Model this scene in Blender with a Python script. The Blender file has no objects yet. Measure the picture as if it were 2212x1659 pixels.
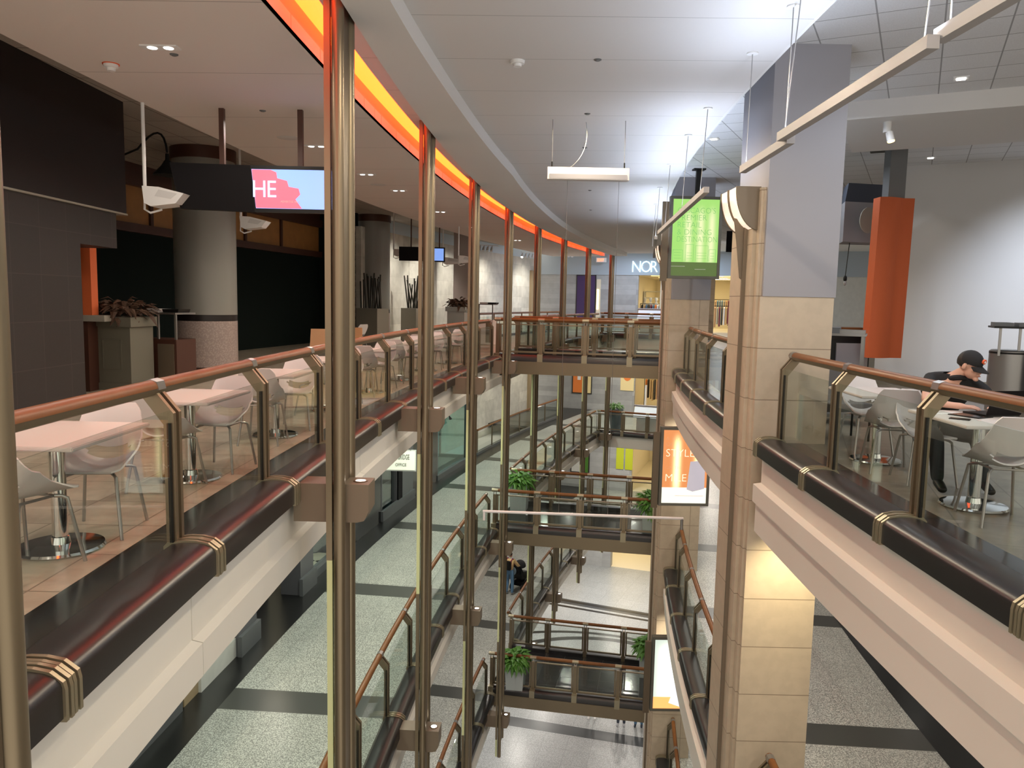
import bpy, bmesh, math, random
from math import sin, cos, pi, radians, atan2, hypot
from mathutils import Vector, Matrix, Euler
random.seed(7)
C = bpy.context.scene.collection
D = bpy.data
SC = bpy.context.scene
# ------------------------------------------------------------------ camera, world, exposure
cam_d = D.cameras.new('camera'); cam = D.objects.new('camera', cam_d); C.objects.link(cam)
cam_d.sensor_width = 36.0; cam_d.lens = 1676.4 / 2212 * 36.0; cam_d.clip_start = 0.05; cam_d.clip_end = 300
PITCH, ROLL = 0.10695, 0.02016
cam.matrix_world = Matrix.Translation((0, 0, 1.62)) @ (Matrix.Rotation(pi/2 - PITCH, 4, 'X') @ Matrix.Rotation(ROLL, 4, 'Z'))
SC.camera = cam
SC.view_settings.view_transform = 'Standard'; SC.view_settings.look = 'None'
SC.view_settings.gamma = 1.0; SC.view_settings.use_curve_mapping = False
SC.view_settings.exposure = 0.0
SC.cycles.max_bounces = 7; SC.cycles.diffuse_bounces = 3; SC.cycles.glossy_bounces = 3
SC.cycles.transparent_max_bounces = 24; SC.cycles.transmission_bounces = 4
SC.cycles.sample_clamp_indirect = 4.0; SC.cycles.use_denoising = True
SC.cycles.caustics_reflective = False; SC.cycles.caustics_refractive = False
w = D.worlds.new('world'); SC.world = w; w.use_nodes = True
w.node_tree.nodes['Background'].inputs[0].default_value = (0.80, 0.725, 0.61, 1)
w.node_tree.nodes['Background'].inputs[1].default_value = 1.6

# the atrium is an arc: o = offset outward from the line of poles (left +), s = distance along the arc
CX, CY, R0 = 91.216, 4.674, 92.6
def P(o, s, z=0.0):
    t = s / R0
    return Vector((CX - (R0 + o) * cos(t), CY + (R0 + o) * sin(t), z))
def yaw(s): return -s / R0           # rotation of a thing built with local +Y along +s
def area(name, loc, size, power, color, rot=(0, 0, 0), size_y=None, spread=None):
    l = D.lights.new(name, 'AREA'); l.energy = power; l.color = color; l.size = size
    if size_y: l.shape = 'RECTANGLE'; l.size_y = size_y
    else: l.shape = 'DISK'
    if spread: l.spread = radians(spread)
    o = D.objects.new(name, l); C.objects.link(o); o.location = loc; o.rotation_euler = rot; return o
def spot(name, loc, rot, power, color, angle=60, blend=.6, rad=.03):
    l = D.lights.new(name, 'SPOT'); l.energy = power; l.color = color; l.spot_size = radians(angle); l.spot_blend = blend; l.shadow_soft_size = rad
    o = D.objects.new(name, l); C.objects.link(o); o.location = loc; o.rotation_euler = rot; return o
WARM, NEUT, COOL, GRN = (1, .80, .58), (1, .93, .84), (.70, .81, 1), (.93, 1, .84)
LV = [0.0, -4.88, -9.76, -14.64]
# recessed downlights: no fixtures are modelled; the top-level rows are added fill
for s in [-3.2, .4, 3.56, 5.88, 8.17, 10.6, 13.0, 16.5, 20.5, 24.5, 28.5, 32.5]:
    spot('downlight_and_fill', P(-2.1, s, 4.03), (0, 0, 0), 160, (1, .83, .60), 168, .3, .03)  # added fill over the void, where only sprinkler caps sit
for s in [-3.5, -1, 1.2, 3.4, 5.6, 8, 10.5, 13, 15.5]:
    spot('downlight_and_fill', P(1.95, s, 3.86), (0, 0, 0), 75, (1, .86, .74), 165, .4, .03)  # extra fill added to brighten the left floor and tables
for o, s in [(-5.6, .5), (-6.2, 3.2), (-5.6, 6.5), (-7.5, 2), (-6, 11)]:
    spot('downlight_and_fill', P(o, s, 4.50), (0, 0, 0), 105, (.88, .93, 1), 160, .4, .03)  # cool fill added to brighten the right seating area
for i, s in enumerate([1.5, 4.2, 6.9, 9.6, 12.3, 15.0, 18.5, 22, 26, 30]):
    area('downlight_and_fill', P(1.9, s, LV[0] - .70), .22, 60 + 2.2 * max(0, s - 10), GRN)
for s in [3, 8, 13, 18, 23, 28]:
    area('downlight_and_fill', P(2.0, s, LV[1] - .70), .22, 80, NEUT)
for s in [1.5, 5, 8.5, 12, 15.5, 20, 25]:
    area('downlight_and_fill', P(-5.9, s, LV[0] - .71), .22, 46, NEUT)
for s in [5, 10, 15, 20, 25]:
    area('downlight_and_fill', P(-5.9, s, LV[1] - .71), .22, 45, NEUT)
for s in [8, 13, 18, 23, 28, 32]:
    for o in (2.4, -6.2): area('downlight_and_fill', P(o, s, LV[2] - .70), .3, 95, NEUT)
for s, o in [(36, 2.5), (36, -1), (36, -5), (40, 1), (40, -4)]:
    for L in range(4): area('downlight_and_fill', P(o, s, (4.55, -.73, -5.61, -10.49)[L]), .25, (110, 100, 110, 120)[L], (COOL, NEUT, NEUT, NEUT)[L])  # cool top lamps are added stand-ins for daylight at the far end
for k in range(9):                                     # LED strips tucked behind the lip of the cove
    q = P(.095, -2.6 + 4.6 * k, 4.11); t_ = yaw(0) - (-2.6 + 4.6 * k) / R0
    l = area('cove_strip_lamp', q, .03, 70, (1, .09, .02), (0, 0, 0), 4.55); l.rotation_euler = (Matrix.Rotation(t_, 3, 'Z') @ Matrix.Rotation(radians(28), 3, 'Y')).to_euler()

# ------------------------------------------------------------------ materials
def pmat(name, col, rough=.5, metal=0., spec=.5, emis=None, estr=0., bump=0., bscale=40., var=0., vscale=8., coat=0.):
    m = D.materials.new(name); m.use_nodes = True; nt = m.node_tree; b = nt.nodes['Principled BSDF']
    b.inputs['Base Color'].default_value = (*col, 1); b.inputs['Roughness'].default_value = rough
    b.inputs['Metallic'].default_value = metal; b.inputs['Specular IOR Level'].default_value = spec
    if coat: b.inputs['Coat Weight'].default_value = coat
    if emis: b.inputs['Emission Color'].default_value = (*emis, 1); b.inputs['Emission Strength'].default_value = estr
    if bump or var:
        tc = nt.nodes.new('ShaderNodeTexCoord'); n = nt.nodes.new('ShaderNodeTexNoise'); n.inputs['Scale'].default_value = vscale if var else bscale
        nt.links.new(tc.outputs['Object'], n.inputs['Vector'])
        if var:
            mx = nt.nodes.new('ShaderNodeMix'); mx.data_type = 'RGBA'
            mx.inputs[6].default_value = (*[c * (1 - var) for c in col], 1); mx.inputs[7].default_value = (*[min(1, c * (1 + var)) for c in col], 1)
            nt.links.new(n.outputs['Fac'], mx.inputs[0]); nt.links.new(mx.outputs[2], b.inputs['Base Color'])
        if bump:
            bp = nt.nodes.new('ShaderNodeBump'); bp.inputs['Strength'].default_value = bump; bp.inputs['Distance'].default_value = .01
            nt.links.new(n.outputs['Fac'], bp.inputs['Height']); nt.links.new(bp.outputs[0], b.inputs['Normal'])
    return m
class NB:                                                  # little node builder
    def __init__(s, m): s.nt = m.node_tree; s.l = s.nt.links
    def math(s, op, a, b=None, c=None):
        n = s.nt.nodes.new('ShaderNodeMath'); n.operation = op
        for i, v in enumerate((a, b, c)):
            if v is None: continue
            if isinstance(v, (int, float)): n.inputs[i].default_value = v
            else: s.l.new(v, n.inputs[i])
        return n.outputs[0]
    def pos(s):
        g = s.nt.nodes.new('ShaderNodeNewGeometry'); x = s.nt.nodes.new('ShaderNodeSeparateXYZ'); s.l.new(g.outputs['Position'], x.inputs[0])
        return g.outputs['Position'], x.outputs[0], x.outputs[1], x.outputs[2]
    def polar(s):
        p, x, y, z = s.pos(); dx = s.math('SUBTRACT', CX, x); dy = s.math('SUBTRACT', y, CY)
        r = s.math('SQRT', s.math('ADD', s.math('MULTIPLY', dx, dx), s.math('MULTIPLY', dy, dy)))
        return p, s.math('SUBTRACT', r, R0), s.math('MULTIPLY', s.math('ARCTAN2', dy, dx), R0)
    def rot(s, a):                                         # u,v rotated axes
        p, x, y, z = s.pos()
        u = s.math('ADD', s.math('MULTIPLY', x, sin(a)), s.math('MULTIPLY', y, cos(a)))
        v = s.math('SUBTRACT', s.math('MULTIPLY', x, cos(a)), s.math('MULTIPLY', y, sin(a)))
        return p, v, u, z
    def lines(s, co, step, width, off=0.):                 # 1 on a joint, else 0
        f = s.math('FRACT', s.math('DIVIDE', s.math('ADD', co, off + 100 * step), step))
        return s.math('LESS_THAN', f, width / step)
    def mix(s, f, a, b):
        n = s.nt.nodes.new('ShaderNodeMix'); n.data_type = 'RGBA'
        for i, v in ((0, f), (6, a), (7, b)):
            if isinstance(v, tuple): n.inputs[i].default_value = (*v, 1)
            elif isinstance(v, (int, float)): n.inputs[i].default_value = v
            else: s.l.new(v, n.inputs[i])
        return n.outputs[2]
    def noise(s, vec, scale, detail=2):
        n = s.nt.nodes.new('ShaderNodeTexNoise'); n.inputs['Scale'].default_value = scale; n.inputs['Detail'].default_value = detail
        s.l.new(vec, n.inputs['Vector']); return n.outputs['Fac']
    def ramp(s, f, a, b):
        n = s.nt.nodes.new('ShaderNodeMapRange'); n.inputs[1].default_value = a; n.inputs[2].default_value = b; s.l.new(f, n.inputs[0]); return n.outputs[0]
M = {}
def add(k, *a, **kw):
    if k in M: return M[k]
    M[k] = pmat(k, *a, **kw); return M[k]
add('ceiling_white', (.70, .69, .68), .85); add('fascia_white', (.72, .69, .635), .6)
add('bronze', (.23, .185, .125), .38, .75); add('bronze_dark', (.17, .13, .09), .4, .6); add('bronze_light', (.34, .30, .21), .36, .7)
add('bronze_paint', (.18, .14, .10), .5, .25); add('steel', (.33, .325, .32), .35, .85); add('chrome', (.75, .75, .75), .08, 1.)
add('granite', (.014, .013, .014), .33, 0, .5, var=.4, vscale=120)
add('granite_black', (.012, .012, .012), .15, 0, .6)
add('wood_rail', (.165, .062, .016), .42, 0, .3, var=.18, vscale=9)
add('black', (.01, .01, .01), .4, 0, .25); add('black_matte', (.008, .007, .008), .6, 0, .12); add('white_plastic', (.68, .655, .66), .35)
add('table_top', (.70, .66, .63), .4); add('leg_metal', (.42, .40, .39), .35, .8); add('white_paint', (.78, .78, .78), .5)
add('wall_grey', (.62, .62, .62), .8); add('clad_white', (.29, .285, .31), .6); add('orange_panel', (.52, .10, .025), .7, bump=.3, bscale=120)
add('dark_wood', (.07, .025, .015), .5); add('ply_orange', (.42, .20, .06), .5, var=.2, vscale=4); add('red_post', (.42, .035, .01), .6); add('orange_post', (.75, .16, .05), .6)
add('curtain', (.010, .016, .015), .9, 0, .1); add('purple_grey', (.30, .245, .24), .7); add('col_grey', (.30, .30, .285), .45)
add('navy', (.04, .05, .075), .7); add('planter_beige', (.36, .34, .29), .6); add('leaf_dark', (.10, .055, .035), .6, var=.5, vscale=20)
add('leaf_green', (.065, .19, .022), .5, var=.4, vscale=20); add('planter_grey', (.38, .42, .42), .5); add('planter_blue', (.12, .15, .18), .5)
add('bamboo', (.022, .020, .012), .5); add('skin', (.62, .36, .27), .5); add('cloth_black', (.012, .012, .014), .85)
add('hair', (.02, .015, .012), .6); add('denim', (.10, .20, .33), .8); add('sweater', (.62, .42, .2), .85); add('maroon', (.18, .03, .06), .8)
add('plinth_grey', (.105, .11, .115), .4); add('marble_light', (.62, .62, .58), .35, var=.1, vscale=5); add('tan_pier', (.36, .27, .16), .5)
add('purple_banner', (.06, .03, .11), .7); add('teal_glow', (.25, .5, .5), .3, emis=(.22, .50, .50), estr=.42)
add('light_blue_tint', (.60, .72, .82), .6); add('beige_store', (.80, .72, .55), .6); add('wood_light', (.55, .30, .15), .5)
add('exit_red', (.9, .2, .1), emis=(1, .25, .1), estr=2.5); add('lamp_white', (1, 1, 1), emis=(.86, .92, 1), estr=14)
add('lamp_warm', (1, 1, 1), emis=(1, .82, .6), estr=14); add('lamp_spot', (1, 1, 1), emis=(1, .97, .9), estr=9)
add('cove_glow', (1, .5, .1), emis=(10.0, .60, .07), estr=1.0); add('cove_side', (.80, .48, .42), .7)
add('letter_glow', (.8, .95, 1), emis=(.62, .9, 1.0), estr=1.5); add('tv_red', (1, .2, .3), emis=(.9, .10, .16), estr=.9)
add('tv_blue', (.3, .5, 1), emis=(.20, .36, .85), estr=.95); add('tv_text', (.6, .7, 1), emis=(.42, .6, 1), estr=1.0)
add('sconce_glow', (1, .9, .8), emis=(1, .78, .60), estr=.85); add('store_ceiling', (1, .8, .4), emis=(1, .72, .30), estr=1.6)
add('grey_seat', (.14, .13, .13), .8); add('spot_glow', (1, .8, .3), emis=(1, .75, .25), estr=5)
add('pale_lit_strip', (.62, .66, .36), .5, .1); add('paper', (.85, .85, .85), .6); add('bulb', (.3, .3, .3), .2)
add('poster_dark', (.04, .05, .02), .5, emis=(.10, .17, .04), estr=.8); add('qr_off', (.3, .5, .2), .5)
add('orange_letters', (1, .8, .6), emis=(1, .72, .50), estr=1.0); add('green_letters', (.1, .3, .08), emis=(.13, .36, .09), estr=1.0)
add('bag_grey', (.4, .38, .42), .5, emis=(.36, .34, .40), estr=.8); add('poster_white', (.9, .9, .85), emis=(.75, .80, .70), estr=.8)
add('phone_white', (.9, .9, .95), emis=(.72, .76, .9), estr=1.0); add('poster_orange', (1, .5, .2), emis=(1, .42, .12), estr=1.1); add('brown_pic', (.5, .3, .2), emis=(.42, .24, .15), estr=1.0)
add('yellow_art', (.5, .55, .02), .6); add('cream_art', (.85, .70, .36), .6); add('orange_art', (.8, .22, .04), .6); add('frame_dark', (.03, .025, .02), .5)
add('bird_grey', (.5, .5, .5), .5); add('stone_mullion', (.10, .10, .11), .4); add('logo_red', (.7, .12, .04), .6); add('skirt_olive', (.20, .18, .13), .6)
add('stroller_blue', (.30, .42, .52), .7); add('door_grey', (.13, .135, .14), .5); add('shoe', (.35, .35, .37), .6)
def glass(name, tint=(.90, .94, .92), gain=1.5):
    m = D.materials.new(name); m.use_nodes = True; nt = m.node_tree; nt.nodes.clear()
    o = nt.nodes.new('ShaderNodeOutputMaterial'); mx = nt.nodes.new('ShaderNodeMixShader'); t = nt.nodes.new('ShaderNodeBsdfTransparent'); g = nt.nodes.new('ShaderNodeBsdfGlossy')
    t.inputs[0].default_value = (*tint, 1); g.inputs['Roughness'].default_value = .0; g.inputs[0].default_value = (.95, .97, .95, 1)
    f = nt.nodes.new('ShaderNodeFresnel'); ge = nt.nodes.new('ShaderNodeNewGeometry'); mi = nt.nodes.new('ShaderNodeMath'); mi.operation = 'MULTIPLY_ADD'; mi.inputs[1].default_value = 1/1.5 - 1.5; mi.inputs[2].default_value = 1.5; nt.links.new(ge.outputs['Backfacing'], mi.inputs[0]); nt.links.new(mi.outputs[0], f.inputs[0]); k = nt.nodes.new('ShaderNodeMath'); k.operation = 'MULTIPLY'; k.inputs[1].default_value = gain; k.use_clamp = True
    nt.links.new(f.outputs[0], k.inputs[0]); nt.links.new(k.outputs[0], mx.inputs[0]); nt.links.new(t.outputs[0], mx.inputs[1]); nt.links.new(g.outputs[0], mx.inputs[2]); nt.links.new(mx.outputs[0], o.inputs[0])
    M[name] = m; return m
glass('rail_glass', (.90, .93, .91), .6); glass('shop_glass', (.8, .86, .86), 1.3); glass('teal_glass', (.45, .72, .72), 1.3)
# floors, ceilings and stones with joints
def tile_mat(name, base, joint, kind, step=(.6, .6), jw=.008, rough=.3, speck=0., dark=None, bands=None, border=None, ang=0., off=(0, 0), spec_scale=70, vary=.06):
    m = pmat(name, base, rough); n = NB(m); b = m.node_tree.nodes['Principled BSDF']
    if kind == 'polar': p, a, c = n.polar()
    elif kind == 'rot': p, a, c, z = n.rot(ang)
    elif kind == 'wall': p, a, u, c = n.rot(ang)
    col = base
    if speck:
        f = n.ramp(n.noise(p, spec_scale, 3), .40, .60); col = n.mix(f, tuple(x * (1 - speck) for x in base), tuple(min(1, x * (1 + speck * .35)) for x in base))
    if vary:
        ca = n.math('FLOOR', n.math('DIVIDE', n.math('ADD', a, off[0] + 100 * step[0]), step[0])); cc = n.math('FLOOR', n.math('DIVIDE', n.math('ADD', c, off[1] + 100 * step[1]), step[1]))
        wn = m.node_tree.nodes.new('ShaderNodeTexWhiteNoise'); wn.noise_dimensions = '2D'; cb = m.node_tree.nodes.new('ShaderNodeCombineXYZ')
        n.l.new(ca, cb.inputs[0]); n.l.new(cc, cb.inputs[1]); n.l.new(cb.outputs[0], wn.inputs['Vector'])
        hs = m.node_tree.nodes.new('ShaderNodeHueSaturation'); n.l.new(n.math('ADD', n.math('MULTIPLY', wn.outputs[0], 2 * vary), 1 - vary), hs.inputs['Value'])
        if isinstance(col, tuple): hs.inputs['Color'].default_value = (*col, 1)
        else: n.l.new(col, hs.inputs['Color'])
        col = hs.outputs[0]
    j = n.math('MAXIMUM', n.lines(a, step[0], jw, off[0]), n.lines(c, step[1], jw, off[1])); col = n.mix(j, col, joint)
    if bands:
        s0, per, wd = bands; col = n.mix(n.lines(c, per, wd, -s0), col, dark)
    if border:
        lo, hi = border; col = n.mix(n.math('GREATER_THAN', a, hi), col, (.012, .012, .012)); col = n.mix(n.math('LESS_THAN', a, lo), col, (.012, .012, .012))
    n.l.new(col, b.inputs['Base Color']); M[name] = m; return m
tile_mat('floor_terrazzo', (.46, .47, .43), (.22, .22, .2), 'polar', (.61, .61), .008, .28, .6, (.062, .064, .058), (6.72, 4.80, .64), (-7.55, 3.42), spec_scale=52, vary=.05)
tile_mat('floor_ground', (.42, .44, .45), (.25, .26, .27), 'polar', (.9, .9), .012, .3, .35, (.05, .055, .06), (23.5, 12.3, .66), None, spec_scale=30, vary=.05)
tile_mat('floor_tan_dark', (.25, .215, .17), (.13, .11, .085), 'rot', (.61, .61), .012, .3, .15, ang=.35, spec_scale=6, vary=.12)
tile_mat('floor_tan', (.56, .50, .40), (.28, .24, .18), 'polar', (.61, .61), .012, .3, .12, None, None, None, spec_scale=6, vary=.1)
tile_mat('bridge_deck', (.016, .015, .016), (.05, .05, .05), 'polar', (.61, .61), .01, .12, 0, vary=.1)
tile_mat('ceiling_panel', (.66, .64, .63), (.36, .35, .345), 'polar', (40, 1.22), .010, .8, 0, off=(20, 0.1), vary=0)
tile_mat('ceiling_left', (.74, .69, .66), (.38, .35, .34), 'polar', (40, 1.9), .012, .8, 0, off=(20, .3), vary=0)
tile_mat('ceiling_tile_left', (.40, .37, .34), (.10, .09, .08), 'polar', (.61, 1.22), .016, .85, .1, vary=.05)
tile_mat('ceiling_tile_right', (.76, .77, .79), (.34, .34, .35), 'rot', (.61, .61), .016, .85, .05, ang=radians(27.4), off=(-.04, .27), vary=.03)
tile_mat('stone_cream', (.49, .405, .305), (.22, .17, .12), 'wall', (3.0, .609), .010, .5, .05, off=(1.6, .10), spec_scale=8, vary=.03)
tile_mat('stone_wall_left', (.60, .585, .53), (.45, .43, .38), 'wall', (1.2, .61), .008, .6, .10, ang=radians(-65), spec_scale=3, vary=.12)
tile_mat('facade_stone', (.38, .385, .385), (.30, .30, .30), 'wall', (1.5, .30), .008, .6, .06, ang=radians(20), spec_scale=3, vary=.14)
tile_mat('kiosk_tile', (.026, .021, .021), (.05, .04, .038), 'wall', (.61, .61), .010, .5, .1, ang=radians(-90), off=(.2, 0), vary=.1)
tile_mat('check_floor', (.012, .012, .012), (.02, .02, .02), 'rot', (.6, .6), .005, .2, 0, ang=.7, vary=0)
_n = NB(M['check_floor']); _p, _a, _c, _z = _n.rot(.9)
_f = _n.math('MODULO', _n.math('ADD', _n.math('FLOOR', _n.math('DIVIDE', _n.math('ADD', _a, 100), .55)), _n.math('FLOOR', _n.math('DIVIDE', _n.math('ADD', _c, 100), .55))), 2.0)
_n.l.new(_n.mix(_f, (.015, .015, .015), (.85, .78, .6)), M['check_floor'].node_tree.nodes['Principled BSDF'].inputs['Base Color'])
# round tile column: pale penny tiles below, a dark band, grey above
def column_mat():
    m = pmat('column_tiled', (.3, .3, .285), .35); n = NB(m); p, x, y, z = n.pos(); b = m.node_tree.nodes['Principled BSDF']
    v = m.node_tree.nodes.new('ShaderNodeTexVoronoi'); v.inputs['Scale'].default_value = 32; n.l.new(p, v.inputs['Vector'])
    tile = n.mix(n.ramp(v.outputs['Distance'], .30, .55), (.46, .38, .35), (.36, .29, .27))
    c = n.mix(n.math('GREATER_THAN', z, 1.08), tile, (.010, .006, .006)); c = n.mix(n.math('GREATER_THAN', z, 1.21), c, (.27, .27, .25))
    c = n.mix(n.math('LESS_THAN', z, .14), c, (.03, .015, .013)); n.l.new(c, b.inputs['Base Color']); M['column_tiled'] = m
column_mat()
def glow_tubes(name, base, axis_pts, tube, strength=1.0, width=.06):      # a light box face: even print with brighter bands where its tubes are
    m = D.materials.new(name); m.use_nodes = True; nt = m.node_tree; nt.nodes.clear(); n = NB(m)
    o = nt.nodes.new('ShaderNodeOutputMaterial'); e = nt.nodes.new('ShaderNodeEmission'); tc = nt.nodes.new('ShaderNodeTexCoord'); sx = nt.nodes.new('ShaderNodeSeparateXYZ')
    nt.links.new(tc.outputs['Object'], sx.inputs[0]); tot = None
    for (x, z0, z1) in axis_pts:
        d = n.math('DIVIDE', n.math('SUBTRACT', sx.outputs[0], x), width); g = n.math('POWER', 2.718, n.math('MULTIPLY', n.math('MULTIPLY', d, d), -1))
        dz = n.math('DIVIDE', n.math('SUBTRACT', sx.outputs[2], (z0 + z1) / 2), (z1 - z0) / 2); g = n.math('MULTIPLY', g, n.math('POWER', 2.718, n.math('MULTIPLY', n.math('POWER', n.math('ABSOLUTE', dz), 6.0), -1)))
        tot = g if tot is None else n.math('ADD', tot, g)
    col = n.mix(n.math('MINIMUM', tot, 1.0), base, tube); n.l.new(col, e.inputs[0]); e.inputs[1].default_value = strength; n.l.new(e.outputs[0], o.inputs[0]); M[name] = m
glow_tubes('poster_green', (.42, .80, .20), [(-.15, .35, 1.45), (.12, .3, 1.5), (.36, .3, 1.5)], (.95, 1.0, .55), 1.0, .075)
glow_tubes('poster_peach', (.92, .34, .12), [(-.18, .32, 1.55), (.30, .1, 1.3)], (2.2, 1.9, .9), 1.0, .075)
glow_tubes('poster_pale', (.75, .85, .72), [(-.2, .2, 1.6), (.15, .2, 1.6)], (1.8, 1.8, 1.6), 1.0, .2)
def store_clutter(name, seed, warm=(.75, .5, .22)):
    m = pmat(name, warm, .7); n = NB(m); p, x, y, z = n.pos(); v = m.node_tree.nodes.new('ShaderNodeTexVoronoi'); v.inputs['Scale'].default_value = 2.2
    mp = m.node_tree.nodes.new('ShaderNodeMapping'); mp.inputs['Scale'].default_value = (2.6, 2.6, .7); mp.inputs['Location'].default_value = (seed, 0, 0); n.l.new(p, mp.inputs[0]); n.l.new(mp.outputs[0], v.inputs['Vector'])
    r = m.node_tree.nodes.new('ShaderNodeValToRGB'); e = r.color_ramp.elements; e[0].color = (.02, .012, .02, 1); e[1].color = (.8, .62, .4, 1)
    for pz, cc in ((.3, (.30, .10, .08, 1)), (.5, (.12, .11, .12, 1)), (.7, (.55, .33, .18, 1))):
        k = e.new(pz); k.color = cc
    r.color_ramp.interpolation = 'CONSTANT'; sp = m.node_tree.nodes.new('ShaderNodeSeparateColor'); n.l.new(v.outputs['Color'], sp.inputs[0]); n.l.new(sp.outputs[0], r.inputs[0]); n.l.new(r.outputs[0], m.node_tree.nodes['Principled BSDF'].inputs['Base Color']); M[name] = m
store_clutter('garments', 3.1)

# ------------------------------------------------------------------ mesh helpers
class MB:
    def __init__(s): s.v = []; s.f = []
    def poly(s, pts, faces):
        k = len(s.v); s.v += [tuple(p) for p in pts]; s.f += [tuple(i + k for i in f) for f in faces]; return s
    def box(s, x0, x1, y0, y1, z0, z1, m=None):
        p = [Vector((x, y, z)) for z in (z0, z1) for y in (y0, y1) for x in (x0, x1)]
        if m is not None: p = [m @ q for q in p]
        return s.poly(p, [(0, 2, 3, 1), (4, 5, 7, 6), (0, 1, 5, 4), (2, 6, 7, 3), (0, 4, 6, 2), (1, 3, 7, 5)])
    def obox(s, o0, o1, s0, s1, z0, z1):                    # box in the arc's own frame
        p = [P(o, q, z) for z in (z0, z1) for q in (s0, s1) for o in (o1, o0)]
        return s.poly(p, [(0, 2, 3, 1), (4, 5, 7, 6), (0, 1, 5, 4), (2, 6, 7, 3), (0, 4, 6, 2), (1, 3, 7, 5)])
    def sweep(s, prof, s0, s1, ds=.45, of=None):            # closed (o, z) profile carried along the arc
        n = max(1, int(math.ceil((s1 - s0) / ds))); k = len(prof); pts = []
        for i in range(n + 1):
            q = s0 + (s1 - s0) * i / n
            pts += [P(o + (of(q) if of and j in s.mv else 0), q, z) for j, (o, z) in enumerate(prof)]
        fs = [tuple(range(k - 1, -1, -1)), tuple(range(n * k, n * k + k))]
        for i in range(n):
            for j in range(k):
                a = i * k + j; b = i * k + (j + 1) % k; fs.append((a, b, b + k, a + k))
        return s.poly(pts, fs)
    mv = ()
    def prism(s, pts, h):                                   # pts: loop of Vectors, h: Vector
        n = len(pts); p = list(pts) + [q + h for q in pts]
        return s.poly(p, [tuple(range(n - 1, -1, -1)), tuple(range(n, 2 * n))] + [(i, (i + 1) % n, n + (i + 1) % n, n + i) for i in range(n)])
    def cyl(s, a, b, r, r2=None, n=14, cap=True):
        a, b = Vector(a), Vector(b); r2 = r if r2 is None else r2; d = (b - a).normalized(); u = d.orthogonal().normalized(); v = d.cross(u)
        p = [a + (u * cos(t) + v * sin(t)) * r for t in [2 * pi * i / n for i in range(n)]] + [b + (u * cos(t) + v * sin(t)) * r2 for t in [2 * pi * i / n for i in range(n)]]
        f = [(i, (i + 1) % n, n + (i + 1) % n, n + i) for i in range(n)]
        if cap: f += [tuple(range(n - 1, -1, -1)), tuple(range(n, 2 * n))]
        return s.poly(p, f)
    def tube(s, path, r, n=8):
        path = [Vector(q) for q in path]; rings = []; u = None
        for i, q in enumerate(path):
            d = (path[min(i + 1, len(path) - 1)] - path[max(i - 1, 0)]).normalized()
            u = d.orthogonal().normalized() if u is None else (u - d * u.dot(d)).normalized(); v = d.cross(u)
            rr = r[i] if isinstance(r, (list, tuple)) else r
            rings.append([q + (u * cos(2 * pi * k / n) + v * sin(2 * pi * k / n)) * rr for k in range(n)])
        pts = [p for g in rings for p in g]; f = [tuple(range(n - 1, -1, -1)), tuple(range(len(pts) - n, len(pts)))]
        for i in range(len(rings) - 1):
            for k in range(n): f.append((i * n + k, i * n + (k + 1) % n, (i + 1) * n + (k + 1) % n, (i + 1) * n + k))
        return s.poly(pts, f)
    def lathe(s, prof, c=(0, 0, 0), n=28):
        c = Vector(c); pts = []
        for r, z in prof: pts += [c + Vector((r * cos(2 * pi * k / n), r * sin(2 * pi * k / n), z)) for k in range(n)]
        f = [tuple(range(n - 1, -1, -1)), tuple(range(len(pts) - n, len(pts)))]
        for i in range(len(prof) - 1):
            for k in range(n): f.append((i * n + k, i * n + (k + 1) % n, (i + 1) * n + (k + 1) % n, (i + 1) * n + k))
        return s.poly(pts, f)
    def build(s, name, mat, parent=None, smooth=False, bevel=0., inv=None):
        me = D.meshes.new(name); v = s.v
        if parent is not None:
            im = parent.get('_im')
            if im is not None:
                mm = Matrix([im[0:4], im[4:8], im[8:12], im[12:16]]); v = [mm @ Vector(q) for q in v]
        me.from_pydata([tuple(q) for q in v], [], s.f)
        me.materials.append(M[mat] if isinstance(mat, str) else mat)
        bm = bmesh.new(); bm.from_mesh(me); bmesh.ops.recalc_face_normals(bm, faces=bm.faces)
        if bevel: bmesh.ops.bevel(bm, geom=[e for e in bm.edges if e.calc_length() > bevel * 3], offset=bevel, segments=2, affect='EDGES', clamp_overlap=True)
        bm.to_mesh(me); bm.free()
        if smooth: me.shade_smooth(); me.set_sharp_from_angle(angle=radians(38))
        o = D.objects.new(name, me); C.objects.link(o)
        if parent is not None:
            o.parent = parent
            if parent.get('_im') is not None: o['_im'] = list(parent['_im'])
        return o
# things: parts are modelled in the thing's local frame when local=True, else in world space with an un-rotated empty at the base
def thing(name, label, cat, loc=(0, 0, 0), rz=0., group=None):
    o = D.objects.new(name, None); C.objects.link(o); o.location = loc; o.rotation_euler = (0, 0, rz); o.empty_display_size = .1
    o['label'] = label; o['category'] = cat
    if group: o['group'] = group
    return o
def wthing(name, label, cat, loc, group=None):               # parts given in world coordinates
    o = thing(name, label, cat, loc, 0, group); m = Matrix.Translation(-Vector(loc)); o['_im'] = [c for r in m for c in r]; return o
def tag(o, label, cat, group=None, kind=None):
    o['label'] = label; o['category'] = cat
    if group: o['group'] = group
    if kind: o['kind'] = kind
    return o
def struct(o): o['kind'] = 'structure'; return o
def copy_tree(o, loc=None, rz=None, label=None, group=None):
    r = o.copy(); C.objects.link(r)
    for ch in list(o.children):
        c = ch.copy(); C.objects.link(c); c.parent = r
        for g in ch.children:
            d = g.copy(); C.objects.link(d); d.parent = c
    if loc is not None: r.location = loc
    if rz is not None: r.rotation_euler = (0, 0, rz)
    if label: r['label'] = label
    if group: r['group'] = group
    return r
FONT = {}
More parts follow.
